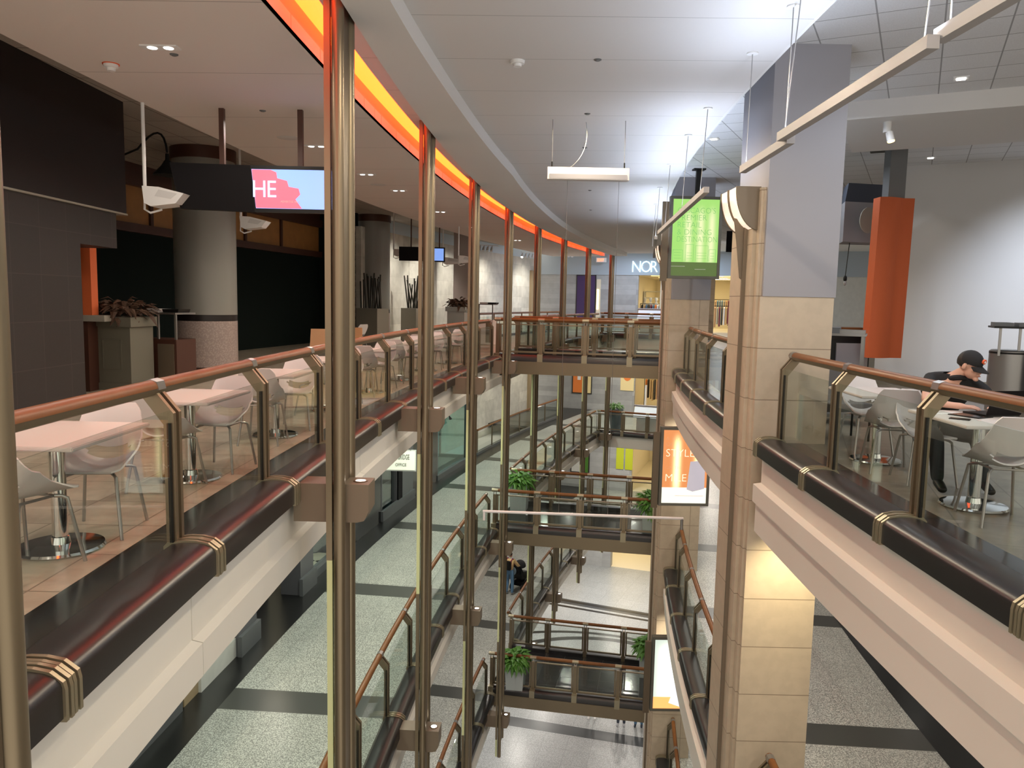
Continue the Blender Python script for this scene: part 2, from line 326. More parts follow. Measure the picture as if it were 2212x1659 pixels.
def text(name, txt, mat, size, mtx, parent=None, depth=.01, align='LEFT', width=1.0, spacing=1.0, thin=0.):
    cu = D.curves.new(name, 'FONT'); cu.body = txt; cu.size = size; cu.extrude = depth / 2; cu.align_x = align; cu.resolution_u = 3; cu.space_character = spacing; cu.offset = thin
    t = D.objects.new(name, cu); C.objects.link(t); dg = bpy.context.evaluated_depsgraph_get(); me = D.meshes.new_from_object(t.evaluated_get(dg)); D.objects.remove(t)
    sc = Matrix.Diagonal((width, 1, 1, 1)); m = mtx @ sc
    if parent is not None and parent.get('_im') is not None:
        im = parent['_im']; m = Matrix([im[0:4], im[4:8], im[8:12], im[12:16]]) @ m
    me.transform(m); me.materials.clear(); me.materials.append(M[mat]); o = D.objects.new(name, me); C.objects.link(o)
    if parent is not None: o.parent = parent
    return o
def face_m(loc, az):                                         # writing plane: local x along az, local y up, facing back towards the viewer side
    return Matrix.Translation(Vector(loc)) @ Matrix.Rotation(az, 4, 'Z') @ Matrix.Rotation(pi/2, 4, 'X')

# ------------------------------------------------------------------ slabs, fascias, ceilings
FAR0 = 34.5
def slab(mat, o0, o1, s0, s1, z, name='floor', th=.10):
    a, b = sorted((o0, o1)); return struct(MB().sweep([(a, z - th), (b, z - th), (b, z), (a, z)], s0, s1, .9).build(name, mat))
tn = [0]
def trim(mb, mat='fascia_white'):
    tn[0] += 1; return struct(mb.build('trim_%d' % tn[0], mat))
wl, wr = (11, 6.9, 7), None
for i, z in enumerate(LV[:3]):
    top = 'floor_tan' if i == 0 else 'floor_terrazzo'
    if i == 0: slab(top, .62, 11, -5, FAR0, z)
    elif i == 1: slab(top, .62, 5.6, -5, 26.6, z); slab(top, .62, 4.15, 26.6, FAR0, z)
    else: slab(top, .62, 6.65, -5, FAR0, z)
    slab('ceiling_white', .62, 6.6 if i else 5.5, -5, FAR0, z - .60, 'ceiling', .08)
    slab('floor_tan_dark' if i == 0 else top, -4.3, -22, -5, FAR0, z); slab('ceiling_white', -4.3, -22, -5, FAR0, z - .60, 'ceiling', .08)
    slab(top, 6.65, -22, FAR0, 47, z); slab('ceiling_white', 6.65, -22, FAR0, 47, z - .62, 'ceiling', .08)
    # left fascia: plain upper band, a ledge, then the lower band; made in lengths with open joints
    PL = [(.52, -.03), (.52, -.46), (.455, -.475), (.455, -.68), (.64, -.68), (.64, -.03)]
    cuts = [-5] + [-.17 + 4.6 * k for k in range(8) if -.17 + 4.6 * k < FAR0] + [FAR0]
    for a, b in zip(cuts, cuts[1:]): trim(MB().sweep([(o, z + q) for o, q in PL], a, b - .008, .4))
    PR = [(-4.22, -.03), (-4.22, -.44), (-4.13, -.455), (-4.13, -.66), (-4.17, -.665), (-4.17, -1.02), (-4.34, -1.02), (-4.34, -.03)]
    for a, b in ((-5, 4.45), (5.75, 14.45), (15.75, FAR0)): trim(MB().sweep([(o, z + q) for o, q in PR], a, b, .4))
    # far end of the well
    trim(MB().obox(.52, -4.3, FAR0 - .02, FAR0 + .1, z - .68, z - .03))
struct(MB().sweep([(14, -14.74), (14, -14.64), (-24, -14.64), (-24, -14.74)], -8, 50, 1.5).build('floor', 'floor_ground'))
for a, b in ((.66, 1.04), (-4.36, -4.74)): struct(MB().sweep([(a, .001), (b, .001), (b, .004), (a, .004)], -5, FAR0).build('floor', 'granite_black'))
# inlaid arcs and lines of the ground floor
for r0, r1, o_, s_ in ((3.5, 3.85, -.8, 28.6), (5.2, 5.45, -.2, 27.4)):
    c = P(o_, s_, LV[3] + .004); n = 40; v = []
    for k in range(n + 1):
        a = radians(10 + 150 * k / n); v += [c + Vector((cos(a) * r0 * 1.25, sin(a) * r0, 0)), c + Vector((cos(a) * r1 * 1.25, sin(a) * r1, 0))]
    m = MB(); m.poly(v, [(2 * k, 2 * k + 1, 2 * k + 3, 2 * k + 2) for k in range(n)]); trim(m, 'granite')
for a in (35.35, 36.1): trim(MB().obox(3.5, -9, a, a + .22, LV[3] + .001, LV[3] + .005), 'granite')

# top level ceilings: left panel, glowing cove slot, curved ring, centre panel, tiled wings
slab('ceiling_left', .58, 3.24, -5, 34.5, 4.0, 'ceiling', .12)
slab('ceiling_tile_left', 3.24, 12.5, -5, 36, 4.66, 'ceiling', .10)
trim(MB().sweep([(3.20, 4.0), (3.24, 4.0), (3.24, 4.6), (3.20, 4.6)], -5, 34.5), 'ceiling_white')
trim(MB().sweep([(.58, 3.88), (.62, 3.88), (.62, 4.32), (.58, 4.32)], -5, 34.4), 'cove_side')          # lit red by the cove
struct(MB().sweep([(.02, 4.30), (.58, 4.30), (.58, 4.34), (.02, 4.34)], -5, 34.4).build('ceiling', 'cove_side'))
cove = MB().sweep([(.03, 4.14), (.57, 4.14), (.57, 4.17), (.03, 4.17)], -4.9, 34.2, .4).build('cove_light', 'cove_glow')
tag(cove, 'glowing orange cove light strip curving along the ceiling above the poles', 'light strip')
RT = [(-5, -.12), (1.5, -.38), (2.4, -.42), (4, -.51), (6.3, -.63), (9.8, -.80), (16, -.80), (20.6, -.77), (28, -.75), (34.3, -.56)]
def ring_o(s):
    for (a, x), (b, y) in zip(RT, RT[1:]):
        if s <= b: return x + (y - x) * (s - a) / (b - a)
    return RT[-1][1]
m = MB(); n = 90; pts = []
for k in range(n + 1):
    s = -5 + 39.4 * k / n; ro = ring_o(s); pts += [P(.0, s, 3.88), P(ro, s, 3.88), P(ro, s, 4.10), P(.0, s, 4.34)]
fs = [(0, 1, 2, 3), (4 * n, 4 * n + 3, 4 * n + 2, 4 * n + 1)]
for k in range(n):
    for j in range(4): fs.append((4 * k + j, 4 * k + (j + 1) % 4, 4 * k + 4 + (j + 1) % 4, 4 * k + 4 + j))
trim(m.poly(pts, fs), 'ceiling_white')
slab('ceiling_panel', .3, -3.87, -5, 35.2, 4.17, 'ceiling', .11)
trim(MB().sweep([(-3.86, 4.07), (-3.91, 4.07), (-3.91, 4.62), (-3.86, 4.62)], -5, 35.2, .9), 'ceiling_white')
slab('ceiling_tile_right', -3.86, -20, -5, 36, 4.66, 'ceiling', .10)
struct(MB().obox(6.65, -22, 35.2, 48, 4.62, 4.75).build('ceiling', 'ceiling_white'))
trim(MB().obox(2.0, -4.5, 35.2, 35.25, 4.06, 4.62), 'ceiling_white')
# right wing stands turned 27 degrees: bulkhead and back wall
U = Vector((.46, .888, 0)); V = Vector((.888, -.46, 0))
def W(u, v, z): return U * u + V * v + Vector((0, 0, z))
def wbox(m, u0, u1, v0, v1, z0, z1):
    p = [W(u, v, z) for z in (z0, z1) for u in (u0, u1) for v in (v0, v1)]
    return m.poly(p, [(0, 2, 3, 1), (4, 5, 7, 6), (0, 1, 5, 4), (2, 6, 7, 3), (0, 4, 6, 2), (1, 3, 7, 5)])
trim(wbox(MB(), 12.45, 15.05, -1.2, 14, 4.31, 4.58), 'ceiling_white')
struct(wbox(MB(), 18.36, 18.5, -.75, 14, 0, 4.66).build('wall_right', 'wall_grey'))
struct(wbox(MB(), 18.30, 18.36, -.75, 14, 0, .17).build('baseboard_right', 'skirt_olive'))
# right store fronts of the lower levels
for z in (LV[1], LV[2]):
    struct(MB().sweep([(-8.4, z), (-8.6, z), (-8.6, z + 4.28), (-8.4, z + 4.28)], -5, 33, 1.2).build('wall_right', 'granite_black'))
# left walls
struct(MB().sweep([(6.65, LV[3]), (6.85, LV[3]), (6.85, 4.10), (6.65, 4.10)], 25.6, 40.3, 1.2).build('wall_left', 'stone_wall_left'))
struct(MB().sweep([(6.67, 4.10), (6.85, 4.10), (6.85, 4.75), (6.67, 4.75)], 24, 40.3, 1.2).build('wall_left', 'light_blue_tint'))  # white band with bluish daylight put into its colour
struct(MB().obox(6.66, 6.9, 21.5, 25.6, 0, 4.1).build('wall_left', 'stone_wall_left'))
struct(MB().obox(6.86, 10.9, 21.5, 21.7, 0, 4.6).build('wall_left', 'curtain'))
trim(MB().obox(6.5, 6.66, 39.6, 40.3, LV[3], 3.4), 'tan_pier')
for z in (LV[2], LV[3]): struct(MB().sweep([(6.6, z), (6.8, z), (6.8, z + 4.2), (6.6, z + 4.2)], -5, 25.6, 1.5).build('wall_left', 'granite_black'))
struct(MB().sweep([(5.6, LV[1]), (5.75, LV[1]), (5.75, -.6), (5.6, -.6)], -5, 26.6, 1.5).build('wall_left', 'granite_black'))
# back wall of the food court: timber band over black curtains
struct(MB().sweep([(8.3, 0), (8.5, 0), (8.5, 3.15), (8.3, 3.15)], 4, 22, 1.2).build('wall_left', 'curtain'))
struct(MB().sweep([(8.28, 3.2), (8.5, 3.2), (8.5, 4.05), (8.28, 4.05)], 4, 22, 1.2).build('wall_left', 'ply_orange'))
for z0, z1, p in ((3.0, 3.2, .14), (4.05, 4.3, .16), (4.3, 4.56, .06)): trim(MB().sweep([(8.28 - p, z0), (8.3, z0), (8.3, z1), (8.28 - p, z1)], 4, 22, 1.2), 'dark_wood')
for s in [5.5, 7.4, 9.3, 11.6, 12.9, 14.4, 15.3, 17, 19]: trim(MB().obox(8.22, 8.30, s, s + .1, 3.2, 4.05), 'dark_wood')

# columns of the right side
def column(x0, y0, wdt, dep, rz, upper=True):
    T = Matrix.Translation((x0, y0, 0)) @ Matrix.Rotation(rz, 4, 'Z')
    struct(MB().box(0, wdt, 0, dep, LV[3], 1.73, T).build('column', 'stone_cream'))
    m = MB().box(-.075, 0, .17, dep - .12, LV[3], 2.98, T); m.box(-.03, .0, .06, .17, LV[3], 2.98, T); m.box(0, .04, .04, dep, 1.73, 2.98, T)
    struct(m.build('column', 'stone_cream'))
    struct(MB().box(.025, wdt + .015, -.008, dep, 1.73, 4.57, T).build('column', 'clad_white'))
    t = wthing('wall_sconce', 'x', 'wall lamp', T @ Vector((-.05, .4, 2.9)))
    m = MB().box(-.12, -.075, .36, .40, LV[3] + .5, 2.60, T); m.build('mounting_strip', 'bronze_paint', t)
    m = MB().prism([T @ Vector(q) for q in ((-.075, .385, 2.62), (-.24, .385, 2.66), (-.20, .385, 2.40), (-.14, .385, 1.95), (-.075, .385, 1.9))], T.to_3x3() @ Vector((0, .03, 0))); m.build('bracket', 'bronze_paint', t)
    def q(a0, b, y0_, y1_, z):                                # quarter-round band
        n = 12; v = []
        for k in range(n + 1):
            a = pi/2 * k / n; x = -.01 - a0 * cos(a); zz = z - b * sin(a); v.append((x, zz))
        return MB().prism([T @ Vector((-.01, y0_, z))] + [T @ Vector((x, y0_, zz)) for x, zz in v], T.to_3x3() @ Vector((0, y1_ - y0_, 0)))
    q(.29, .50, .14, .17, 3.0).build('side_panel', 'bronze_paint', t); q(.28, .485, .17, .48, 2.995).build('diffuser', 'sconce_glow', t)
    q(.30, .505, .48, .505, 3.0).build('rib', 'bronze_dark', t); q(.28, .485, .505, .82, 2.995).build('diffuser', 'sconce_glow', t); q(.29, .50, .82, .85, 3.0).build('side_panel', 'bronze_paint', t)
    return t
t1 = column(2.87, 9.1, .86, 1.15, 0); t1['label'] = 'large quarter-round bronze sconce with glowing curved diffuser on the nearest stone column'
t2 = column(3.70, 18.5, .93, 1.1, radians(-3)); t2['label'] = 'quarter-round wall sconce on the farther column, mostly behind the green poster sign'
for s in (24.2, 33.9):
    q = P(-3.92, s); struct(MB().box(0, .95, 0, 1.1, LV[3], 4.6, Matrix.Translation(q)).build('column', 'stone_cream'))

# ------------------------------------------------------------------ railings
def railing(label, side, L, s0, s1, posts, open_=False):
    base = .69 if side > 0 else -4.39
    f = lambda d: base + d * side
    t = wthing('glass_railing', label, 'railing', P(base, s0, L))
    def sw(prof, a, b): return MB().sweep([(f(d), L + z) for d, z in prof], a, b, .35)
    ring = [(.11 + .047 * cos(2 * pi * k / 12), 1.055 + .044 * sin(2 * pi * k / 12)) for k in range(12)]
    up = [p for p in ring if p[1] >= 1.045]; lo = [(.11 + .042 * cos(2 * pi * k / 12), 1.040 + .042 * sin(2 * pi * k / 12)) for k in range(6, 13)]
    sw([(.11 + .048 * cos(a), 1.05 + .05 * sin(a)) for a in [pi * k / 8 for k in range(9)]], s0, s1).build('handrail', 'wood_rail', t, smooth=True)
    sw([(.065, 1.049), (.155, 1.049), (.14, 1.012), (.11, 1.0), (.08, 1.012)], s0, s1).build('rail_channel', 'bronze', t)
    cps = [s for s in posts if s0 - .01 <= s <= s1 + .01]
    edges = ([s0] if cps[0] - s0 > .3 else []) + cps + ([s1] if s1 - cps[-1] > .3 else [])
    for a, b in zip(edges, edges[1:]):
        sw([(-.010, .085), (.004, .085), (.004, .915), (-.010, .915)], a + .045, b - .045).build('glass_panel', 'rail_glass', t)
    for a, b in zip(edges, edges[1:]):
        g = sw([(.06, .0), (.0, .088), (-.07, .099), (-.14, .099), (-.20, .090), (-.24, .074), (-.264, .050), (-.270, .030), (-.27, -.10), (.06, -.10)], a + .002, b - .002); g.build('granite_curb', 'granite', t, smooth=True)
    for a, b in zip(edges, edges[1:]):
        m = sw([(-.014, .10), (.008, .10), (.008, .84), (-.014, .84)], a + .058, a + .072); k0 = sw([(-.014, .10), (.008, .10), (.008, .84), (-.014, .84)], b - .072, b - .058); m.poly(k0.v, k0.f); m.build('gasket', 'black', t)
    for s in cps:
        m = MB()
        for a, b in ((-.056, -.020), (.020, .056)):
            pl = [(-.028, .07), (.034, .07), (.034, .83), (.155, .99), (.13, 1.02), (.07, 1.02), (-.028, .90)]
            m.prism([P(f(d), s + a, L + z) for d, z in pl], P(f(0), s + b, 0) - P(f(0), s + a, 0))
        m.prism([P(f(d), s - .021, L + z) for d, z in [(-.012, .07), (.024, .07), (.024, .84), (-.012, .84)]], P(f(0), s + .021, 0) - P(f(0), s - .021, 0))
        m.build('post', 'bronze', t)
        m = MB()
        for k in range(4):
            a = s - .060 + .033 * k; e = .012 + .004 * (k % 2)
            pr = [(.055, .07), (.03, .085 + e), (-.08, .10 + e), (-.15, .098 + e), (-.215 - e * .5, .083 + e), (-.262 - e, .045 + e * .7), (-.27 - e, .02), (-.27 - e, -.115), (-.25, -.115), (.05, .0)]
            m.prism([P(f(d), a, L + z) for d, z in pr], P(f(0), a + .022, 0) - P(f(0), a, 0))
        m.build('clamp', 'bronze_light', t)
        m = sw([(.058, 1.04), (.07, 1.09), (.11, 1.105), (.15, 1.09), (.162, 1.04), (.11, 1.035)], s - .05, s + .05); m.build('collar', 'steel', t)
    return t
LP = [.03 + 1.66 * k for k in range(-3, 11)]; LP2 = [20.3 + 1.64 * k for k in range(9)]
RP1 = [-2.4, -.71, .99, 2.69, 4.38]; RP2 = [6.1, 7.85, 9.65, 11.4, 13.1, 14.4]; RP3 = [20.3 + 1.64 * k for k in range(9)]
LVN = ['food court level', 'middle level', 'lowest level']
for i in range(3):
    railing('curved glass railing along the left edge of the %s, before the bridge' % LVN[i], 1, LV[i], -4.6, 16.75, LP)
    railing('glass railing on the left edge of the %s, beyond the bridge' % LVN[i], 1, LV[i], 20.15, FAR0, LP2)
    railing('glass railing on the right edge of the %s, nearer than the first column' % LVN[i], -1, LV[i], -4.6, 4.45, RP1)
    railing('short glass railing between the two stone columns on the right, %s' % LVN[i], -1, LV[i], 5.95, 14.5, RP2)
    railing('glass railing on the right edge of the %s, beyond the bridge' % LVN[i], -1, LV[i], 20.15, FAR0, RP3)
# straight railings: bridges, far ends, outer rails
def line_rail(label, A, B, L, n, hr=1.10, top=.98, bot=.18, curb=True, out=(0, -1), name='bridge_railing', beam=False):
    A, B = Vector(A), Vector(B); d = (B - A); ln = d.length; d.normalize(); nrm = Vector((d.y, -d.x, 0))
    T = Matrix(((d.x, nrm.x, 0, A.x), (d.y, nrm.y, 0, A.y), (0, 0, 1, L), (0, 0, 0, 1)))   # local x along, y towards nrm
    t = wthing(name, label, 'railing', (A.x, A.y, L))
    MB().cyl(T @ Vector((0, 0, hr)), T @ Vector((ln, 0, hr)), .048).build('handrail', 'wood_rail', t, smooth=True)
    st = ln / n
    for k in range(n):
        a, b = k * st + .06, (k + 1) * st - .06
        fr = MB().box(a, b, -.02, .02, top - .03, top, T); fr.box(a, b, -.02, .02, bot, bot + .05, T)
        fr.box(a, a + .045, -.02, .02, bot, top, T); fr.box(b - .045, b, -.02, .02, bot, top, T); fr.build('panel_frame', 'bronze', t)
        MB().box(a + .045, b - .045, -.006, .006, bot + .05, top - .03, T).build('glass_panel', 'rail_glass', t)
        if curb: MB().prism([T @ Vector((a, y, z)) for y, z in [(-.10, -.09), (.16, -.09), (.16, .05), (.13, .11), (.06, .145), (-.10, .12)]], T.to_3x3() @ Vector((b - a, 0, 0))).build('granite_curb', 'granite', t, smooth=True)
    for k in range(n + 1):
        x = k * st
        m = MB().box(x - .05, x + .05, -.035, .035, .0, top, T); m.build('post', 'bronze', t)
        m = MB().box(x - .045, x - .025, -.012, .012, top, hr - .03, T); m.box(x + .025, x + .045, -.012, .012, top, hr - .03, T); m.build('bracket', 'steel', t)
        m = MB().cyl(T @ Vector((x - .09, 0, hr)), T @ Vector((x + .09, 0, hr)), .052); m.build('collar', 'bronze_light', t, smooth=True)
        if curb: MB().box(x - .075, x + .075, -.02, .175, -.10, .16, T).build('clamp', 'bronze_light', t)
    return t
BN = ['uppermost', 'middle', 'lowest']
for i in range(3):
    L = LV[i]
    struct(MB().obox(.66, -4.36, 17.0, 19.9, L - .12, L).build('floor', 'bridge_deck'))
    struct(MB().obox(.60, -4.36, 16.98, 19.95, L - .40, L - .12).build('ceiling', 'bronze_paint'))
    trim(MB().obox(.60, -4.30, 16.90, 16.99, L - .40, L - .05), 'bronze'); trim(MB().obox(.60, -4.30, 19.94, 20.02, L - .40, L - .05), 'bronze')
    line_rail('near railing of the %s footbridge across the atrium' % BN[i], P(.62, 17.08), P(-4.28, 17.08), L, 4)
    line_rail('far railing of the %s footbridge across the atrium' % BN[i], P(-4.28, 19.85), P(.62, 19.85), L, 4)
    line_rail('railing across the far end of the atrium well, %s of the three levels' % BN[i], P(.6, FAR0), P(-4.3, FAR0), L, 4, name='end_railing')
for i, (nm, zz) in enumerate((('food court level', 0), ('level below the food court', LV[1]))):
    pts = [P(4.05, 26.8 + 1.85 * k) for k in range(7)]
    t = wthing('side_railing', 'railing along the far stone wall on the left, ' + nm, 'railing', (pts[0].x, pts[0].y, zz))
    MB().tube([q + Vector((0, 0, zz + 1.05)) for q in pts], .045).build('handrail', 'wood_rail', t, smooth=True)
    for k in range(6):
        a, b = pts[k], pts[k + 1]; d = b - a
        MB().prism([a + d * .04 + Vector((0, 0, zz + .12)), a + d * .96 + Vector((0, 0, zz + .12)), a + d * .96 + Vector((0, 0, zz + .92)), a + d * .04 + Vector((0, 0, zz + .92))], Vector((.012, 0, 0))).build('glass_panel', 'rail_glass', t)
    for q in pts: MB().box(q.x - .03, q.x + .03, q.y - .03, q.y + .03, zz, zz + 1.03).build('post', 'bronze_dark', t)
    trim(MB().sweep([(4.0, zz - .6), (4.16, zz - .6), (4.16, zz + .10), (4.0, zz + .10)], 26.7, 38.2), 'plinth_grey')

# ------------------------------------------------------------------ poles with their light brackets
def pole(k):
    s = 1.90 + 4.597 * (k - 2) - (.07 if k == 1 else 0); zb = -10.85
    words = {1: 'nearest bronze twin-tube pole, cut off by the left edge of the photo', 2: 'thick bronze twin-tube pole left of centre, closest one seen whole', 3: 'second bronze twin-tube pole in the curving row', 4: 'third bronze twin-tube pole in the curving row',
             5: 'bronze twin-tube pole standing right at the left end of the near bridge railing', 6: 'bronze twin-tube pole just beyond the footbridges', 7: 'third from last bronze pole in the receding curved row', 8: 'last but one bronze pole in the receding curved row', 9: 'farthest bronze pole under the end of the glowing cove'}
    t = wthing('twin_pole', words[k], 'pole', P(.07, s, zb), 'row of twin-tube poles along the atrium edge')
    for ds in (-.185, .185):
        m = MB().cyl(P(.065, s + ds, zb + (.35 if ds > 0 else 0)), P(.065, s + ds, 4.24), .050, n=20); m.build('tube', 'bronze', t, smooth=True)
    m = MB().obox(.05, .10, s - .13, s + .13, zb + .35, 4.24); m.build('web_plate', 'bronze_dark', t)
    for i in range(3):
        L = LV[i]; top = 4.24 if i == 0 else L + 2.2
        MB().obox(.125, .175, s - .20, s - .155, L - .6, top).build('fin', 'bronze', t)
        MB().obox(.125, .172, s - .20, s - .155, L - 2.68 if i < 2 else zb, L - .6).build('fin', 'pale_lit_strip', t)  # pale lower blade, yellow-green light put into its colour
    for i in range(3):
        L = LV[i]
        m = MB().prism([P(o, s - .135, L + z) for o, z in [(.47, -.285), (.47, .045), (-.17, .045), (-.17, -.19), (-.13, -.27), (-.07, -.285)]], P(.2, s + .135, 0) - P(.2, s - .135, 0))
        b = m.build('bracket_box', 'bronze_paint', t); c = P(-.075, s, L + .045)
        MB().lathe([(.062, 0), (.062, .006), (.045, .008), (.045, 0)], c).build('lamp_rim', 'bronze_dark', b)
        MB().lathe([(.043, 0), (.043, .005)], c).build('lamp_lens', 'lamp_spot', b)
        if k < 7: spot('uplight_lamp', c + Vector((0, 0, .05)), (pi, 0, 0), 9, WARM, 40, .8, .04)
    return t
for k in range(1, 10): pole(k)
for z_ in (-1.05, -5.93): spot('downlight_and_fill', (4.1, 17.5, z_), (radians(40), 0, 0), 150, (1, .88, .66), 100, 1, .04)
spot('downlight_and_fill', (3.35, 8.35, -5.93), (radians(38), 0, 0), 260, (1, .88, .66), 100, 1, .04)
spot('downlight_and_fill', (3.35, 8.35, -1.05), (radians(38), 0, 0), 120, (1, .84, .52), 100, 1, .04)
# ================================================================== THINGS
def bez(a, b, c, n=8): return [(Vector(a) * (1 - t) ** 2 + Vector(b) * 2 * t * (1 - t) + Vector(c) * t * t) for t in [i / n for i in range(n + 1)]]
def lerp_tab(tab, x):
    for (a, p), (b, q) in zip(tab, tab[1:]):
        if x <= b: return p + (q - p) * (x - a) / (b - a)
    return tab[-1][1]
# ---- white shell chair, front towards local +Y
def make_chair(label, shell='white_plastic'):
    t = thing('shell_chair', label, 'chair')
    NU, NV = 18, 26; pr = [(0, (.235, .452)), (.12, (.16, .440)), (.3, (.04, .432)), (.46, (-.08, .436)), (.56, (-.15, .455)), (.64, (-.195, .50)), (.74, (-.225, .585)), (.86, (-.255, .70)), (1, (-.295, .845))]
    wd = [(0, .17), (.08, .205), (.3, .225), (.5, .245), (.62, .24), (.8, .215), (.94, .19), (1, .150)]
    lf = [(0, .0), (.15, .03), (.4, .10), (.58, .15), (.7, .10), (.85, .04), (1, .0)]
    v = []; idx = {}
    for j in range(NV + 1):
        q = j / NV; y = lerp_tab([(a, b[0]) for a, b in pr], q); z = lerp_tab([(a, b[1]) for a, b in pr], q); h = lerp_tab(wd, q); l = lerp_tab(lf, q)
        for i in range(NU + 1):
            u = -1 + 2 * i / NU; v.append((u * h, y + l * .35 * abs(u) ** 2.4, z + l * abs(u) ** 2.2))
    f = []
    for j in range(NV):
        for i in range(NU):
            u = -1 + 2 * (i + .5) / NU; q = (j + .5) / NV
            if (u / .62) ** 2 + ((q - .635) / .075) ** 2 < 1: continue
            a = j * (NU + 1) + i; f.append((a, a + 1, a + NU + 2, a + NU + 1))
    me = D.meshes.new('seat_shell'); me.from_pydata(v, [], f); bm = bmesh.new(); bm.from_mesh(me); bmesh.ops.delete(bm, geom=[x for x in bm.verts if not x.link_faces], context='VERTS')
    bmesh.ops.solidify(bm, geom=bm.faces[:], thickness=.012); bmesh.ops.recalc_face_normals(bm, faces=bm.faces); bm.to_mesh(me); bm.free(); me.shade_smooth(); me.set_sharp_from_angle(angle=radians(50)); me.materials.append(M[shell])
    o = D.objects.new('seat_shell', me); C.objects.link(o); o.parent = t
    for sx in (-1, 1):
        for sy in (1, -1):
            top = Vector((sx * .12, sy * .12 - .02, .425)); k = Vector((sx * .165, sy * .17 - .02, .405)); ft = Vector((sx * .215, sy * .235 - .02, 0))
            MB().tube([top, top + (k - top) * .6 + Vector((0, 0, .006)), k, k + (ft - k) * .12, k + (ft - k) * .5, ft], .0115, 8).build('leg', 'leg_metal', t, smooth=True)
    m = MB().tube([(-.12, .10, .425), (-.12, -.14, .43), (.12, -.14, .43), (.12, .10, .425), (-.12, .10, .425)], .009, 6); m.build('seat_frame', 'leg_metal', t)
    return t
def make_table(label, top='table_top'):
    t = thing('pedestal_table', label, 'table')
    MB().box(-.37, .37, -.46, .46, .715, .742).build('tabletop', top, t, bevel=.006)
    MB().cyl((0, 0, .02), (0, 0, .715), .046, n=24).build('column', 'chrome', t, smooth=True)
    MB().lathe([(.25, 0), (.26, .012), (.25, .026), (.14, .032), (.06, .036), (.052, .08), (.0461, .085)], n=40).build('base', 'chrome', t, smooth=True)
    MB().box(-.16, .16, -.16, .16, .700, .715).build('mounting_plate', 'black', t)
    return t
chair0 = make_chair('x'); table0 = make_table('x'); used = [0, 0]
def put(proto, o, s, dz, label, group, turn=0.):
    q = P(o, s); k = 0 if proto is chair0 else 1
    if used[k]: r = copy_tree(proto)
    else: r = proto; used[k] = 1
    r.location = (q.x, q.y, 0); r.rotation_euler = (0, 0, yaw(s) + dz + turn); r['label'] = label; r['group'] = group; return r
ordn = ['nearest', 'second nearest', 'third nearest', 'fourth nearest', 'fifth nearest', 'sixth nearest', 'seventh nearest', 'farthest']
GC, GT = 'white shell chairs of the food court', 'rectangular pedestal tables of the food court'
for i, s in enumerate([.11, 2.03, 4.2, 6.3, 8.45, 10.6, 12.7, 14.8]):
    put(table0, 1.46, s, 0, '%s white rectangular table along the left railing, on a chrome disc base' % ordn[i], GT, random.uniform(-.03, .03))
    near = [-.38, -.36, -.42, -.4, -.4, -.45, -.4, -.42][i]; far = [.36, .40, .55, .5, .5, .5, .45, .5][i]
    put(chair0, 1.44 + .05 * (i % 2), s + near, 0, 'white shell chair on the camera side of the %s left railing table' % ordn[i], GC, [-.25, -.15, .1, -.2, .12, .2, -.1, .1][i])
    put(chair0, 1.40 - .05 * (i % 2), s + far, pi, 'white shell chair on the far side of the %s left railing table' % ordn[i], GC, [.12, -.1, .1, .2, -.12, .1, .15, -.1][i])
tr1 = put(table0, -5.21, 1.72, 0, 'white table under the laptop of the man in the black cap', GT)
tr2 = put(table0, -5.20, 3.68, 0, 'empty white table by the right railing, in front of the stone column', GT)
put(chair0, -5.15, 1.28, 0, 'white shell chair cut by the right edge, opposite the man with the laptop', GC, -.12)
put(chair0, -5.24, 2.66, pi, 'white shell chair the man in the black cap sits on', GC, -.1)
put(chair0, -5.12, 3.18, 0, 'white shell chair on the camera side of the empty right table', GC, -.18)
put(chair0, -5.28, 4.18, pi, 'white shell chair on the far side of the empty right table', GC, .06)
for i, (o, s, a) in enumerate([(3.9, 14.2, .4), (4.7, 15.4, 2.6), (4.9, 17.3, 1.2), (-6.0, 13.4, .3), (-6.3, 12.2, 2.8)]):
    put(chair0, o, s, a, ['white shell chair beside the farther round column', 'white shell chair behind the timber chairs', 'white shell chair near the grey pedestal planter at the back', 'white chair seen right of the second stone column', 'white shell chair just behind the nearest stone column'][i], GC)
put(table0, 4.4, 14.9, .6, 'white table behind the timber chairs at the farther round column', GT)
put(table0, -6.5, 12.9, .2, 'white table seen to the right of the second stone column', GT)
# timber panel chairs
def timber_chair(loc, rz, label):
    t = thing('timber_chair', label, 'chair', loc, rz, 'timber panel chairs')
    MB().box(-.23, .23, -.22, .22, .43, .46).build('seat', 'wood_light', t, bevel=.004); MB().prism([Vector((-.24, -.23, .40)), Vector((.24, -.23, .40)), Vector((.21, -.30, .92)), Vector((-.21, -.30, .92))], Vector((0, .018, 0))).build('backrest', 'wood_light', t)
    for x in (-.21, .21):
        for y in (-.2, .2): MB().cyl((x, y, 0), (x, y, .43), .013, n=8).build('leg', 'leg_metal', t)
timber_chair(P(3.55, 11.7), pi + .2, 'light timber panel chair right of the farther round column'); timber_chair(P(3.35, 12.9), pi - .2, 'second timber panel chair, half hidden by the bronze pole')
t = thing('woven_chair', 'dark grey woven chair behind the empty right table', 'chair', P(-5.35, 5.15), .1)
MB().box(-.26, .26, -.24, .22, .40, .46).build('seat', 'grey_seat', t, bevel=.01); MB().box(-.27, .27, .20, .25, .30, .90).build('backrest', 'grey_seat', t, bevel=.015)
for x in (-.24, .24):
    for y in (-.2, .2): MB().cyl((x, y, 0), (x, y, .40), .014, n=8).build('leg', 'black', t)

